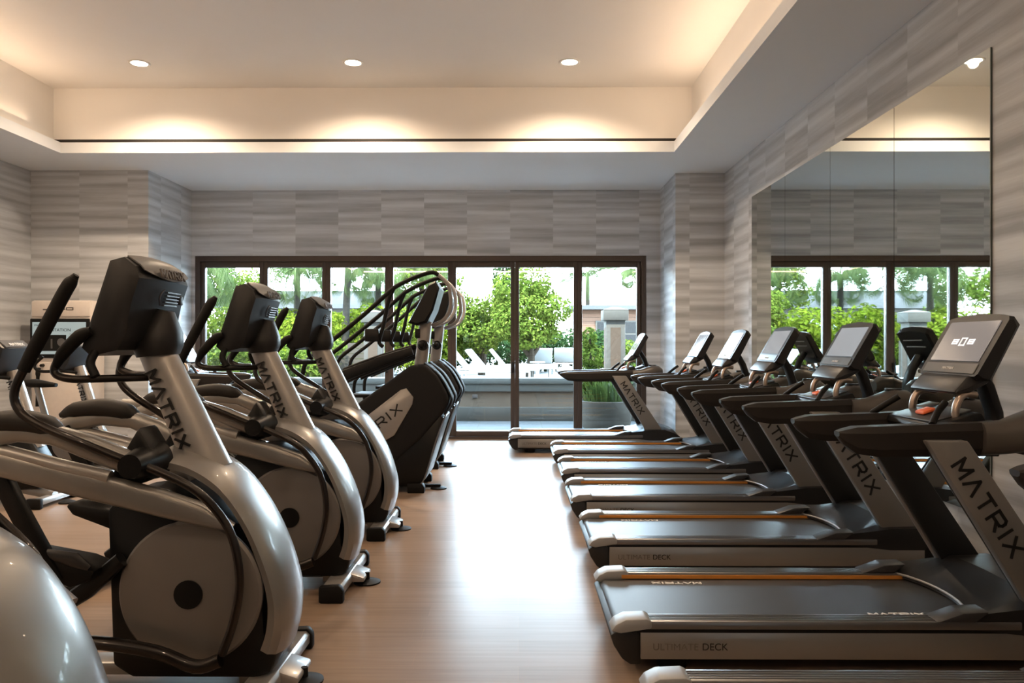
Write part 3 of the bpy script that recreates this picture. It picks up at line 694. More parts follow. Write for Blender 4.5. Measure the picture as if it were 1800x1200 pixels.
# ------------------------------------------------------------------ stair climber (local x = world X + 1.3)
SX = 1.3
def sx(pts): return [(x + SX, y, z) for x, y, z in pts]
def make_climber(label, loc):
    t = thing('stair_climber', label, 'stair climber', loc, 0, 'stair climbers by the glass doors')
    prof = [(-.96, 1.20), (-.82, 1.205), (-.71, 1.10), (-.615, .93), (-.60, .86), (-.66, .74), (-.87, .50), (-1.10, .30), (-1.28, .10), (-2.02, .10), (-2.02, .36), (-1.47, .83)]
    MB().prism([(x + SX, z) for x, z in prof], -.35, .35, .035, 3).build('body', 'matte_graphite', t)
    MB().prism([(-.645 + SX, .70), (-.82 + SX, .13), (-.90 + SX, .06), (-1.35 + SX, .06), (-1.22 + SX, .22), (-.9 + SX, .52), (-.70 + SX, .74)], -.33, .33, .012).build('lower_skirt', 'black_plastic', t)
    # raised front ribs
    for s in (-1, 1):
        MB().sweep(catmull(sx([(-.84, s * .2, 1.215), (-.70, s * .2, 1.10), (-.60, s * .2, .93), (-.585, s * .2, .85), (-.65, s * .2, .73)]), 4), .012, .10, 14, 3).build('front_rib', 'matte_graphite', t)
        MB().tube(sx([(-.63, s * .34, .74), (-.72, s * .34, .50), (-.83, s * .34, .14), (-.90, s * .34, .06)]), .007, 8).build('edge_trim', 'rail_alu', t)
        # silver badge panel
        d = Vector((-.79, 0, -.61)).normalized(); u = Vector((-d.z, 0, d.x)) * -1
        u = Vector((-.61, 0, .79)).normalized()
        c0 = Vector((-1.01, 0, 1.0)); c1 = Vector((-.905, 0, .865)); L = 1.0
        y0, y1 = (s * .345, s * .362)
        w = c0 - c1
        q = [c0 + d * .05, c0 - Vector((0, 0, 0)) + (c1 - c0) * .12, c1 - (c1 - c0) * .25, c1 + d * .05 + (c1 - c0) * .02, c1 + d * .36 + (c1 - c0) * .75, c1 + d * L + (c1 - c0) * .3, c0 + d * L]
        pn = MB().prism([(p.x + SX, p.z) for p in q], min(y0, y1), max(y0, y1), .006).build('side_panel', 'silver_light', t)
        lt = MB(); ln = wordlen(.085, .035)
        if s < 0:
            o = c1 + d * (.16 + ln) - (c1 - c0) * .05; lt.word(BRAND, (o.x + SX, -.3625, o.z), -d, u, .075, .085, .035, .014)
        else:
            o = c1 + d * .16 - (c1 - c0) * .05; lt.word(BRAND, (o.x + SX, .3625, o.z), d, u, .075, .085, .035, .014)
        lt.build('lettering', 'letter_black', pn)
        for x in (-.90, -1.95):
            MB().prism([(x - .09 + SX, 0), (x + .07 + SX, 0), (x + .07 + SX, .06), (x + .05 + SX, .09), (x - .09 + SX, .09)], min(s * .27, s * .36), max(s * .27, s * .36), .01).build('foot', 'black_rubber', t)
        # upper hand rail
        hr = MB().tube(sx([(-1.98, s * .34, 1.10), (-1.93, s * .35, 1.24), (-1.745, s * .35, 1.39), (-1.40, s * .35, 1.67), (-1.16, s * .35, 1.885), (-1.08, s * .35, 1.945), (-.925, s * .34, 2.02), (-.77, s * .33, 2.07), (-.70, s * .32, 2.05)]), .021, 12).build('handrail', 'black_rubber', t)
        MB().tube(sx([(-.71, s * .32, 2.055), (-.62, s * .31, 1.97), (-.59, s * .29, 1.86), (-.595, s * .26, 1.74), (-.66, s * .2, 1.63), (-.78, s * .08, 1.58)]), .019, 12).build('front_loop', 'silver_light', hr)
        MB().tube(sx([(-1.12, s * .35, 1.91), (-1.165, s * .35, 1.80), (-1.22, s * .35, 1.55), (-1.255, s * .34, 1.42), (-1.22, s * .33, 1.37)]), .0185, 10).build('rail_post', 'black_rubber', hr)
        MB().b(-1.385 + SX, -1.255 + SX, s * .35 - .03, s * .35 + .03, 1.42, 1.54, .008).build('control_box', 'black_plastic', hr)
        # lower beam to the pivot
        MB().sweep(sx([(-1.72, s * .30, 1.04), (-1.58, s * .30, 1.105), (-1.25, s * .30, 1.235), (-.95, s * .29, 1.335)]), [.05, .055, .05, .04], .03, 12, 4).build('lower_rail', 'black_plastic', t)
        MB().tube(sx([(-1.6, s * .30, 1.155), (-1.25, s * .30, 1.285), (-.93, s * .22, 1.385)]), .017, 10).build('lower_tube', 'black_rubber', t)
        MB().tube(sx([(-1.70, s * .30, 1.06), (-1.78, s * .30, .95), (-1.78, s * .30, .60)]), .02, 10).build('rear_post', 'black_rubber', t)
        pb = MB(); pb.cyl((-.875 + SX, s * .06, 1.385), (-.875 + SX, s * .10, 1.385), .052, .052, 20); pb.ball((-.885 + SX, s * .12, 1.388), .035)
        pb.build('pivot_knob', 'black_plastic', t)
    for k in range(4):
        x = -1.98 + k * .19; z = .30 + k * .19
        MB().b(x - .14 + SX, x + .12 + SX, -.27, .27, z + .02, z + .05, .006).build('step', 'black_rubber', t)
    MB().cyl((-.72 + SX, -.12, .012), (-.72 + SX, -.12, .022), .075, .05, 24).cyl((-.72 + SX, -.12, 0), (-.72 + SX, -.12, .012), .08, .075, 24).box((-.80 + SX, -.12, .03), (.2, .04, .03)).build('leveling_foot', 'black_rubber', t)
    ms = MB().sweep(sx([(-.905, 0, 1.18), (-.885, 0, 1.35), (-.855, 0, 1.62)]), .062, .07, 16, 4).build('mast', 'silver_light', t)
    MB().box((-.93 + SX, -.05, 1.50), (.05, .05, .09), .006).build('holder', 'black_plastic', ms)
    cs = MB(); rings = []
    for v in (-1, -.9, 0, .9, 1):
        k = .02 if abs(v) == 1 else 0; y = v * .25
        rings.append([(x + SX, y, z) for x, z in ((-1.0 + k, 1.60 + k), (-.80, 1.97 - k), (-.74, 2.0 - k), (-.70 - k, 1.93 - k), (-.76 - k, 1.72), (-.82 - k, 1.60 + k), (-.92, 1.575 + k))])
    co = cs.loft(rings).build('console', 'black_plastic', t, 30)
    nv = Vector((-.88, 0, .476)); p0 = Vector((-.965, 0, 1.665)); p1 = Vector((-.835, 0, 1.905))
    q = MB(); q.loft([[(p.x + SX + nv.x * e, y, p.z + nv.z * e) for p, y in ((p0, -.19), (p0, .19), (p1, .19), (p1, -.19))] for e in (.001, .006)])
    q.build('screen', 'screen', co)
    return t
c1 = make_climber('black stair climber with a silver side panel, next to the ellipticals', (-1.35, 7.70, 0))
dup(c1, (-1.36, 9.10, 0), 0, 'farther black stair climber, closest to the glass doors')

# ------------------------------------------------------------------ upright bikes by the left wall (front at local x = 0)
def make_bike(label, loc):
    t = thing('exercise_bike', label, 'exercise bike', loc, 0, 'exercise bikes by the left wall')
    for x in (-.06, -1.05):
        s_ = MB().prism([(x - .05, .03), (x + .05, .03), (x + .04, .08), (x - .04, .08)], -.27, .27, .006).build('stabilizer', 'silver_light', t)
        for s in (-1, 1): MB().box((x, s * .275, .045), (.13, .05, .09), .015).build('end_cap', 'black_rubber', s_)
    MB().lathe([(.0005, 0), (.07, 0), (.07, .01), (.02, .03), (.0005, .03)], (.06, 0, 0)).build('leveling_foot', 'black_rubber', t)
    MB().sweep([(-1.05, 0, .07), (-.75, 0, .16), (-.4, 0, .14), (-.05, 0, .07)], .04, .045, 12, 3).build('base_beam', 'silver', t)
    MB().prism([(-.92, .30), (-.80, .52), (-.50, .62), (-.20, .55), (-.08, .34), (-.14, .15), (-.45, .10), (-.80, .14)], -.10, .10, .03, 3).build('housing', 'black_plastic', t)
    for s in (-1, 1):
        d = MB().lathe([(.0005, s * .10), (.17, s * .10), (.168, s * .12), (.0005, s * .13)], (-.47, 0, .36), 'y', 36).build('crank_cover', 'disc_silver', t)
        MB().sweep([(-.47, s * .15, .36), (-.47 + s * .10, s * .16, .36 - s * .13)], .016, .012, 8).build('crank', 'chrome', d)
        MB().box((-.47 + s * .10, s * .22, .36 - s * .13), (.11, .10, .03), .008).build('pedal', 'black_rubber', t)
    ms = MB().sweep([(-.22, 0, .48), (-.30, 0, .75), (-.42, 0, 1.16)], [.075, .065, .05], [.07, .06, .05], 16, 2.6).build('mast', 'silver_light', t)
    d = Vector((.30, 0, -.95)).normalized(); u = Vector((.95, 0, .30))
    MB().word(BRAND, (-.43, -.066, 1.06), d, u, .045, .042, .015, .009, .006).build('lettering', 'letter_black', ms)
    rings = []
    for v in (-1, -.9, 0, .9, 1):
        k = .02 if abs(v) == 1 else 0; c_ = 1 - v * v
        rings.append([(x, v * .20, z) for x, z in ((-.58 + k, 1.15 + k), (-.50, 1.39 - k), (-.44, 1.42 - k + .01 * c_), (-.38 + .03 * c_, 1.36), (-.42 + .02 * c_, 1.20), (-.47, 1.11 + k))])
    cs = MB().loft(rings).build('console', 'graphite', t, 32)
    MB().loft([[(-.445, y, 1.424), (-.440, y, 1.432), (-.368, y, 1.374), (-.374, y, 1.366)] for y in (-.17, 0, .17)]).build('crown_plate', 'panel_grey', cs)
    MB().word(BRAND, (-.375, -.10, 1.385), (0, 1, 0), (-.6, 0, .6), .026, .026, .010, .005, .004).build('lettering', 'letter_white', cs)
    for s in (-1, 1):
        hb = MB().tube([(-.42, s * .05, 1.10), (-.50, s * .20, 1.12), (-.68, s * .24, 1.12), (-.74, s * .24, 1.18), (-.66, s * .23, 1.27)], .016, 10).build('handlebar', 'black_rubber', t)
    MB().sweep([(-.72, 0, .45), (-.86, 0, .95)], .03, .03, 14, 3).build('seat_post', 'silver', t)
    sd = MB().sweep([(-.66, 0, .965), (-.78, 0, .975), (-.90, 0, .985), (-1.0, 0, .995)], [.02, .035, .045, .025], [.03, .05, .115, .10], 16, 2.4)
    sd.build('saddle', 'black_rubber', t)
    return t
b1 = make_bike('exercise bike at the left edge with a white-lettered console crown', (-4.03, 6.88, 0))
dup(b1, (-4.20, 8.22, 0), 0, 'exercise bike with dark console in front of the cream screen kiosk')

# ------------------------------------------------------------------ training kiosk
k = thing('training_kiosk', 'cream training kiosk with a pale lit screen against the left wallpaper', 'kiosk', (-5.72, 9.88, 0))
kw = .385
MB().b(-kw, kw, -.10, .22, 0, 1.945, .03).build('cabinet', 'kiosk_body', k)
hd = MB().b(-kw + .02, kw - .02, -.115, -.095, 1.74, 1.93, .01).build('header', 'kiosk_body', k)
hm = MB(); 
for (x0, x1, z0, z1) in ((-.22, -.17, 1.82, 1.835), (.02, .06, 1.825, 1.84), (.07, .16, 1.845, 1.855), (.07, .16, 1.82, 1.83), (.07, .082, 1.82, 1.855), (.15, .162, 1.82, 1.855)): hm.b(x0, x1, -.118, -.112, z0, z1)
hm.build('header_mark', 'letter_grey', hd)
bz = MB().b(-kw + .005, kw - .02, -.125, -.095, 1.22, 1.715, .012).build('screen_bezel', 'black_plastic', k)
MB().b(-kw + .04, kw - .06, -.13, -.122, 1.27, 1.67).build('screen', 'kiosk_screen', bz)
font_word('lettering', 'STATION', (-.10, -.1315, 1.555), (1, 0, 0), (0, 0, 1), .052, 'letter_black', bz, 1.1)
font_word('lettering', 'STATION', (-.32, -.1315, 1.62), (1, 0, 0), (0, 0, 1), .03, 'letter_black', bz, 1.0)
pic = MB(); pic.b(-.24, .08, -.134, -.129, 1.31, 1.51); pic.build('screen_picture', 'black_plastic', bz)
pic = MB(); pic.lathe([(.0005, -.137), (.05, -.137), (.05, -.133), (.0005, -.133)], (.02, 0, 1.42), 'y', 20); pic.box((-.10, -.136, 1.40), (.02, .004, .12)); pic.build('screen_figure', 'panel_grey', bz)
for zz in (1.44, 1.48, 1.52): MB().b(.12, .28, -.1325, -.129, zz, zz + .004).build('screen_line', 'letter_grey', bz)
MB().b(-kw + .03, kw - .03, -.112, -.098, .12, 1.17, .006).build('front_panel', 'kiosk_body', k)
for x in (-.30, -.22): MB().cyl((x, -.10, 1.13), (x, -.16, 1.13), .022, .018, 14).build('hook', 'chrome' if x < -.25 else 'black_plastic', k)
rp = tag(MB().tube([(-5.98, 9.735, 1.10), (-5.98, 9.725, 1.02), (-5.98, 9.72, .85), (-5.985, 9.72, .62)], [.028] * 6 + [.02] * 10, 10).build('hanging_strap', 'black_rubber'), 'black handle strap hanging from the hook on the cream kiosk', 'strap')

# ------------------------------------------------------------------ outside
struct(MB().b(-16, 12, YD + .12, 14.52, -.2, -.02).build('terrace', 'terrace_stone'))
jt = MB()
for i in range(24): jt.b(-15 + i * 1.1, -14.985 + i * 1.1, YD + .3, 14.5, -.021, -.018)
for y in (12.3, 13.1, 13.9): jt.b(-16, 12, y, y + .015, -.021, -.0175)
struct(jt.build('terrace_joints', 'wall_base'))
struct(MB().b(-30, 25, 14.6, 48, -.2, .50).build('ground_deck', 'deck_stone'))
struct(MB().b(-60, 60, 48, 130, -.2, .46).build('ground_far', 'grass_ground'))
lwz = thing('garden_wall', 'low stone planter wall with pale cap behind the glass doors', 'wall', (0, 14.5, 0))
MB().b(-16, 12, .0, .12, -.02, .52).build('wall_panel', 'wall_tan', lwz)
MB().b(-16, 12, -.06, .10, -.02, .235, .012).build('base_course', 'wall_base', lwz)
cp = MB(); cp.b(-16, 12, -.05, .16, .52, .66, .008); cp.b(-16, 12, -.08, .40, .66, .765, .01); cp.build('cap', 'wall_cap', lwz)
jm = MB()
for i in range(26): jm.b(-15.6 + i * 1.07, -15.592 + i * 1.07, -.0625, -.05, -.01, .23)
for i in range(13): jm.b(-15.3 + i * 2.14, -15.292 + i * 2.14, -.0025, .01, .24, .52)
jm.build('joint', 'wall_tan', lwz)
MB().box((-.80, -.015, .43), (.10, .03, .07), .01).build('wall_light', 'bronze_frame', lwz)

# pillars
def make_pillar(label, loc, h):
    t = thing('garden_pillar', label, 'pillar', loc, 0, 'white pillars on the raised deck')
    MB().b(-.19, .19, -.19, .19, 0, h - .2, .01).build('shaft', 'post_white', t)
    MB().b(-.22, .22, -.22, .22, 0, .12, .01).build('base', 'post_white', t)
    for s in (-1, 1):
        MB().box((0, s * .19, (h - .2) * .48), (.20, .014, (h - .2) * .78)).build('inset_panel', 'post_tan', t)
        MB().box((s * .19, 0, (h - .2) * .48), (.014, .20, (h - .2) * .78)).build('inset_panel', 'post_tan', t)
    c = MB(); c.b(-.245, .245, -.245, .245, h - .24, h - .03, .01)
    c.loft([[(-.25, -.25, h - .03), (.25, -.25, h - .03), (.25, .25, h - .03), (-.25, .25, h - .03)], [(-.04, -.04, h + .03), (.04, -.04, h + .03), (.04, .04, h + .03), (-.04, .04, h + .03)]])
    c.build('cap', 'post_white', t)
    return t
pl = make_pillar('white square garden pillar with tan inset behind the potted shrub', (1.91, 15.6, .50), 1.60)
dup(pl, (-3.12, 17.0, .50), 0, 'white garden pillar behind the stair climber handrails')

# plants
def leaf_mesh(name, blobs, n, size, rng, elong=1.7):
    bm = bmesh.new()
    tot = sum(r[0] * r[1] * r[2] for _, r in blobs) ** 1
    wts = [(r[0] * r[1] * r[2]) ** .67 for _, r in blobs]
    for _ in range(n):
        (c, r) = rng.choices(blobs, wts)[0]
        while True:
            v = Vector((rng.uniform(-1, 1), rng.uniform(-1, 1), rng.uniform(-1, 1)))
            if .05 < v.length <= 1: break
        v = v.normalized() * (v.length ** .35)
        p = Vector(c) + Vector((v.x * r[0], v.y * r[1], v.z * r[2]))
        nrm = (v + Vector((rng.uniform(-.8, .8), rng.uniform(-.8, .8), rng.uniform(-.2, 1.0)))).normalized()
        a = nrm.orthogonal().normalized(); a = (Matrix.Rotation(rng.uniform(0, 6.28), 3, nrm) @ a); b = nrm.cross(a)
        L = size * rng.uniform(.7, 1.3); Wd = L / elong
        q = [p - a * L * .5, p + b * Wd * .5 + nrm * Wd * .15, p + a * L * .5, p - b * Wd * .5 + nrm * Wd * .15]
        vs = [bm.verts.new(x) for x in q]
        bm.faces.new((vs[0], vs[1], vs[2])); bm.faces.new((vs[0], vs[2], vs[3]))
    me = bpy.data.meshes.new(name); bm.to_mesh(me); bm.free(); return me
def mesh_part(name, me, m, parent):
    me.materials.clear(); me.materials.append(MATS[m]); o = bpy.data.objects.new(name, me); COL.objects.link(o); o.parent = parent; return o
rng = random.Random(7)
def blob_set(rng, n, R, r0, r1, zc, zs=1.0):
    out = []
    for _ in range(n):
        a = rng.uniform(0, 6.28); d = R * rng.uniform(.1, 1) ** .6; r = rng.uniform(r0, r1)
        out.append(((d * math.cos(a), d * math.sin(a), zc + rng.uniform(-1, 1) * R * zs), (r, r, r * .85)))
    return out
def make_tree(label, loc, blobs, n, size, m, trunk, group=None):
    t = thing('garden_tree', label, 'tree', loc, 0, group)
    mesh_part('crown', leaf_mesh('crown', blobs, n, size, rng), m, t)
    tb = MB()
    for pts, r in trunk: tb.tube(pts, [r, r * .8, r * .45], 8, 4)
    tb.build('trunk', 'bark', t)
    return t
tr = [([(0, 0, 0), (.05, 0, .6), (-.05, .05, 1.3)], .12), ([(.02, 0, .5), (.35, .1, 1.0), (.6, .1, 1.6)], .07), ([(.02, 0, .55), (-.4, 0, 1.1), (-.6, .1, 1.6)], .07)]
g_tr = 'garden trees beyond the glass doors'
make_tree('bright green leafy tree with bare trunk, seen through the second glass panel from the right', (.30, 21.0, .50), blob_set(rng, 22, .85, .30, .55, 1.75, .85) + [((0.1, 0, 2.6), (.5, .5, .45))], 12000, .10, 'leaf_green', tr, g_tr)
make_tree('rounded bright green tree right of the stair climbers, left of the bare trunk', (-1.05, 22.5, .50), blob_set(rng, 22, .95, .30, .55, 1.45, .7), 11000, .10, 'leaf_green', tr, g_tr)
make_tree('tall dark green narrow tree rising between the two rounded trees', (-.35, 27.0, .50), [((0, 0, z), (.55, .55, .6)) for z in (1.2, 1.9, 2.6, 3.2, 3.9)], 4500, .12, 'leaf_dark', [([(0, 0, 0), (0, 0, 1.2), (0, 0, 2.4)], .1)], g_tr)
make_tree('tall loose pale green tree behind the stair climber consoles', (-3.15, 26.5, .50), blob_set(rng, 24, 1.0, .3, .5, 2.9, 1.0), 4200, .12, 'leaf_green', tr, g_tr)
make_tree('tall loose tree filling the far left door panel', (-9.6, 26.0, .50), blob_set(rng, 24, 1.3, .35, .6, 2.4, .8), 5000, .12, 'leaf_green', tr, g_tr)
# hedge bushes (dark) behind the loungers
def make_bush(nm, label, loc, R, h, n, size, m, group):
    t = thing(nm, label, 'bush', loc, 0, group)
    bl = [((rng.uniform(-R, R), rng.uniform(-R * .6, R * .6), rng.uniform(.25, .85) * h), (R * .5, R * .45, h * .22)) for _ in range(9)] + [((0, 0, h * .4), (R * .9, R * .7, h * .4))]
    mesh_part('foliage', leaf_mesh('foliage', bl, n, size, rng), m, t)
    MB().tube([(0, 0, 0), (.03, 0, h * .3), (0, .03, h * .6)], .04, 6).build('stem', 'bark', t)
    return t
gd = 'dark hedge bushes behind the loungers'
hb = make_bush('hedge_bush', 'dark green hedge bush behind the loungers', (-2.3, 25.5, .50), 1.0, 1.55, 3800, .11, 'leaf_dark', gd)
for x in (-.7, .9, 2.3): dup(hb, (x, 25.5 + .3 * math.sin(x * 3), .50), x)
gl = 'lime green shrubs along the garden'
gb = [make_bush('garden_shrub', 'lime green shrub along the left of the garden', (-8.4, 21.0, .50), 1.0, 2.0, 3400, .13, 'leaf_lime', gl),
      make_bush('garden_shrub', 'lime green shrub along the left of the garden', (-6.4, 22.0, .50), 1.0, 1.75, 3400, .13, 'leaf_lime', gl)]
for i, (x, y) in enumerate(((-7.4, 22.6), (-5.3, 20.4), (-4.3, 22.3), (-3.3, 23.5), (-9.8, 20.0), (-10.9, 21.5), (-12.2, 22.0), (-5.6, 24.5), (-2.4, 22.0))):
    dup(gb[i % 2], (x, y, .50), i * 1.3)
gg = make_bush('garden_shrub', 'mid green shrub low behind the left ellipticals', (-6.2, 17.6, .50), .9, 1.0, 2600, .11, 'leaf_green', 'mid green low shrubs on the left')
for i, (x, y) in enumerate(((-7.6, 17.2), (-4.8, 17.9), (-8.8, 17.8), (3.3, 25))): dup(gg, (x, y, .50), i * 2.1)

# palms
def make_palm(label, loc, H, nf, fl, droop, lean=0.0, seed=1):
    r = random.Random(seed); t = thing('palm_tree', label, 'palm tree', loc, 0, 'palm trees in the garden')
    tb = MB(); pts = [(lean * (z / H) ** 2, 0, z) for z in [H * i / 8 for i in range(9)]]
    tb.tube(pts, [.15, .11, .10, .09, .085], 10, 3); tb.build('trunk', 'palm_bark', t)
    top = Vector(pts[-1])
    for i in range(nf):
        a = i / nf * 6.283 + r.uniform(-.2, .2); el = r.uniform(.1, 1.1); bm = bmesh.new(); p = top.copy(); prev = None
        dirh = Vector((math.cos(a), math.sin(a), 0)); N = 22; side = Vector((-math.sin(a), math.cos(a), 0)); ang = el
        for k in range(N):
            tt = k / N; st = fl / N
            dv = (dirh * math.cos(ang) + Vector((0, 0, math.sin(ang)))); q = p + dv * st
            w = .018 * (1 - tt) + .004
            vs = [bm.verts.new(v) for v in (p - side * w, p + side * w, q + side * w, q - side * w)]; bm.faces.new(vs)
            ll = fl * .30 * math.sin(math.pi * min(1, tt * .93 + .08)) + .05
            for s in (-1, 1):
                for off in (0, .5):
                    b0 = p + dv * st * off; tip = b0 + (side * s * .75 + dv * .5 + Vector((0, 0, -.25 - .55 * droop))).normalized() * ll
                    ww = dv * .022
                    m_ = (b0 + tip) / 2 + Vector((0, 0, .02))
                    v = [bm.verts.new(x) for x in (b0 - ww * .5, b0 + ww * .5, m_ + ww * .6, tip, m_ - ww * .6)]; bm.faces.new((v[0], v[1], v[2], v[4])); bm.faces.new((v[4], v[2], v[3]))
            p = q; ang -= droop * 2.6 / N * (0.5 + tt)
        me = bpy.data.meshes.new('frond'); bm.to_mesh(me); bm.free(); mesh_part('frond', me, 'leaf_palm', t)
    return t
make_palm('palm tree with drooping fronds at the far left door panel', (-8.0, 19.5, .50), 2.75, 15, 1.9, 1.9, .1, 1)
make_palm('slim palm tree rising behind the second elliptical console', (-6.35, 22.5, .50), 3.0, 14, 1.8, 1.7, .0, 2)
make_palm('palm tree with pale trunk behind the third door panel', (-4.75, 21.5, .50), 3.2, 14, 1.8, 1.7, .1, 3)
make_palm('thick palm tree beside the fourth door panel', (-4.2, 23.5, .50), 2.9, 14, 1.6, 1.7, .0, 4)
make_palm('feathery palm tree behind the timber pavilion at right', (3.0, 34.0, .50), 3.9, 14, 2.3, 1.1, .0, 5)
make_palm('drooping palm tree at the right edge of the doors', (4.75, 31.0, .50), 3.7, 14, 1.5, 1.9, .0, 6)
make_palm('palm tree beyond the white parasol, far left of the garden', (-10.5, 24.0, .50), 3.1, 14, 2.0, 1.6, .2, 7)
make_palm('palm tree between the lime shrubs, seen in the mirror', (-3.2, 26.0, .50), 3.2, 14, 1.9, 1.6, .0, 8)

# potted shrub on the terrace
pt = thing('potted_plant', 'round stone pot with a grassy shrub outside the right door panel', 'plant', (1.47, 13.15, -.02))
MB().lathe([(.0005, 0), (.36, 0), (.40, .04), (.455, .44), (.46, .47), (.43, .475), (.42, .43), (.0005, .43)], n=44).build('pot', 'pot', pt)
MB().lathe([(.0005, .40), (.415, .40), (.415, .44), (.0005, .445)], n=30).build('soil', 'soil', pt)
bm = bmesh.new()
for i in range(420):
    a = rng.uniform(0, 6.28); d = .38 * math.sqrt(rng.random()); p = Vector((d * math.cos(a), d * math.sin(a), .43)); h = rng.uniform(.18, .50); ln = Vector((math.cos(a), math.sin(a), 0)) * rng.uniform(.05, .25)
    s = Vector((-math.sin(a), math.cos(a), 0)) * rng.uniform(.006, .013)
    m1 = p + ln * .4 + Vector((0, 0, h * .7)); tp = p + ln + Vector((0, 0, h))
    v = [bm.verts.new(x) for x in (p - s, p + s, m1 + s, tp, m1 - s)]; bm.faces.new((v[0], v[1], v[2], v[4])); bm.faces.new((v[4], v[2], v[3]))
me = bpy.data.meshes.new('grass_blades'); bm.to_mesh(me); bm.free(); mesh_part('grass_blades', me, 'leaf_grass', pt)
mesh_part('foliage', leaf_mesh('foliage', [((-.26, 0, .85), (.18, .2, .3)), ((-.24, 0, 1.2), (.18, .2, .25)), ((-.28, 0, 1.5), (.13, .15, .2)), ((-.1, .1, .7), (.2, .2, .2))], 1500, .07, rng), 'leaf_green', pt)
MB().tube([(-.2, 0, .42), (-.25, 0, .9), (-.27, 0, 1.5)], .02, 6).build('stem', 'bark', pt)

# loungers
def make_lounger(label, loc, rz):
    t = thing('sun_lounger', label, 'sun lounger', loc, rz, 'white sun loungers on the pool deck')
    fr_ = MB()
    for s in (-1, 1): fr_.b(0, 1.95, s * .30 - .02, s * .30 + .02, .26, .31, .004)
    fr_.b(0, .04, -.3, .3, .26, .31).b(1.91, 1.95, -.3, .3, .26, .31); fr_.build('frame', 'lounger_frame', t)
    for x in (.15, 1.75):
        for s in (-1, 1): MB().b(x - .025, x + .025, s * .29 - .025, s * .29 + .025, 0, .27).build('leg', 'lounger_frame', t)
    MB().b(.62, 1.95, -.31, .31, .31, .38, .02).build('seat_cushion', 'lounger_white', t)
    MB().prism([(.66, .33), (.62, .38), (.28, .78), (.21, .74), (.55, .31)], -.31, .31, .015).build('backrest', 'lounger_white', t)
    return t
lg = make_lounger('leftmost white sun lounger, its raised back right beside the stair climber', (-1.72, 17.6, .50), 0)
dup(lg, (-1.45, 18.9, .50), -.1, 'white sun lounger behind the leftmost one, back partly covered')
dup(lg, (-.95, 20.0, .50), 0, 'white sun lounger ending just left of the bare tree trunk')
dup(lg, (.72, 23.0, .50), 1.62, 'white sun lounger just right of the bare tree trunk')
dup(lg, (1.42, 24.5, .50), 1.5, 'rightmost white sun lounger, its broad back toward the right door panel')
st = thing('side_table', 'small white side table between the loungers right of the trunk', 'table', (.50, 20.6, .50))
MB().cyl((0, 0, .40), (0, 0, .44), .2, .2, 20).build('tabletop', 'lounger_white', st)
MB().cyl((0, 0, 0), (0, 0, .40), .05, .05, 12).build('leg', 'lounger_white', st)

# parasol, fence, buildings
um = thing('parasol', 'white parasol among the lime shrubs, seen in the mirror', 'parasol', (-3.9, 24.6, .50))
MB().lathe([(1.15, 1.22), (1.1, 1.26), (.05, 1.68), (.0005, 1.70), (.0005, 1.64), (1.1, 1.21)], n=8).build('canopy', 'lounger_white', um)
MB().cyl((0, 0, 0), (0, 0, 1.64), .03, .03, 10).build('pole', 'lounger_frame', um)
fn = thing('wooden_screen', 'brown timber screen fence behind the third door panel', 'fence', (-4.55, 18.6, .50))
for i in range(7): MB().b(-.9, .9, -.012, .012, .05 + i * .125, .165 + i * .125).build('board', 'fence_wood', fn)
for x in (-.9, 0, .9): MB().b(x - .04, x + .04, .01, .08, 0, .98).build('post', 'fence_wood', fn)
pv = thing('timber_pavilion', 'timber clad pavilion with dark windows behind the white pillar', 'building', (4.9, 30, .50))
MB().b(-2.75, 2.8, 0, 3, 0, 2.2).build('wall', 'timber_siding', pv)
MB().b(-3.0, 3.1, -.35, 3.3, 2.2, 2.36).build('roof', 'roof_grey', pv)
for x0, x1 in ((-1.95, -.35), (.35, 1.9)):
    f = MB().b(x0, x1, -.05, .02, .05, 1.78).build('window', 'post_white', pv)
    MB().b(x0 + .06, x1 - .06, -.07, -.04, .1, 1.25).b(x0 + .06, x1 - .06, -.07, -.04, 1.32, 1.72).build('pane', 'window_dark', f)
h2 = thing('garden_house', 'low grey roofed house far beyond the palms at left', 'building', (-9.0, 36, .7))
MB().b(-4.5, 4.5, 0, 4, 0, 2.3).build('wall', 'far_wall', h2)
MB().prism([(-5.0, 2.3), (5.0, 2.3), (4.4, 3.1), (-4.4, 3.1)], -.5, 4.5, .02).build('roof', 'roof_grey', h2)
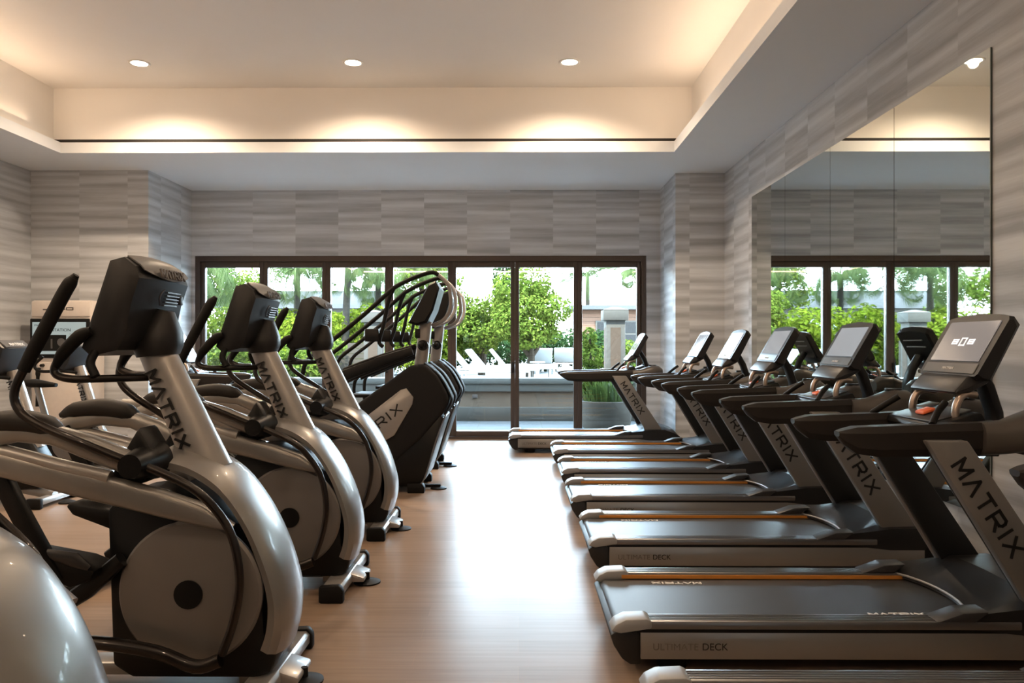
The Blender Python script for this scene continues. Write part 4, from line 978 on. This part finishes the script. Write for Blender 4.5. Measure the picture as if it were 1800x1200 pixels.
for i in range(4): MB().b(-3.8 + i * 2.1, -2.6 + i * 2.1, -.04, .02, .7, 1.8).build('window', 'window_dark', h2)

# ------------------------------------------------------------------ light outside
w = bpy.data.worlds.new('sky'); sc.world = w; w.use_nodes = True
nt = w.node_tree; bg = nt.nodes['Background']
tc = nt.nodes.new('ShaderNodeTexCoord'); sp = nt.nodes.new('ShaderNodeSeparateXYZ'); nt.links.new(tc.outputs['Generated'], sp.inputs[0])
rp_ = nt.nodes.new('ShaderNodeValToRGB'); e = rp_.color_ramp.elements
e[0].position = .0; e[0].color = (.74, .87, 1, 1); e[1].position = .7; e[1].color = (.46, .69, 1, 1)
nt.links.new(sp.outputs[2], rp_.inputs[0]); nt.links.new(rp_.outputs[0], bg.inputs[0]); bg.inputs[1].default_value = 20.0
sd = bpy.data.lights.new('sun', 'SUN'); sd.energy = 15.0; sd.angle = rad(.6); sd.color = (1, .95, .86)
so_ = bpy.data.objects.new('sun', sd); COL.objects.link(so_)
so_.rotation_euler = Vector((.35, .62, -1.0)).to_track_quat('-Z', 'Y').to_euler()

pa = bpy.data.lights.new('door_portal', 'AREA'); pa.shape = 'RECTANGLE'; pa.size = DX1 - DX0; pa.size_y = DZ; pa.cycles.is_portal = True
po = bpy.data.objects.new('door_portal', pa); COL.objects.link(po); po.location = ((DX0 + DX1) / 2, YD + .3, DZ / 2); po.rotation_euler = (rad(-90), 0, 0)

# ------------------------------------------------------------------ camera
cd = bpy.data.cameras.new('camera'); cam = bpy.data.objects.new('camera', cd); COL.objects.link(cam)
cd.sensor_width = 36; cd.lens = F / 1800 * 36; cd.clip_start = .05; cd.clip_end = 400
cam.location = (0, 0, CAMZ); cam.rotation_euler = (rad(90), 0, math.atan(11 / F)); cd.shift_y = 4 / 1800
sc.camera = cam
sc.view_settings.view_transform = 'Standard'; sc.view_settings.look = 'None'; sc.view_settings.gamma = 1
sc.view_settings.exposure = 1.3
try:
    sc.cycles.use_denoising = True
    sc.cycles.max_bounces = 8; sc.cycles.transparent_max_bounces = 12; sc.cycles.sample_clamp_indirect = 8
except Exception: pass
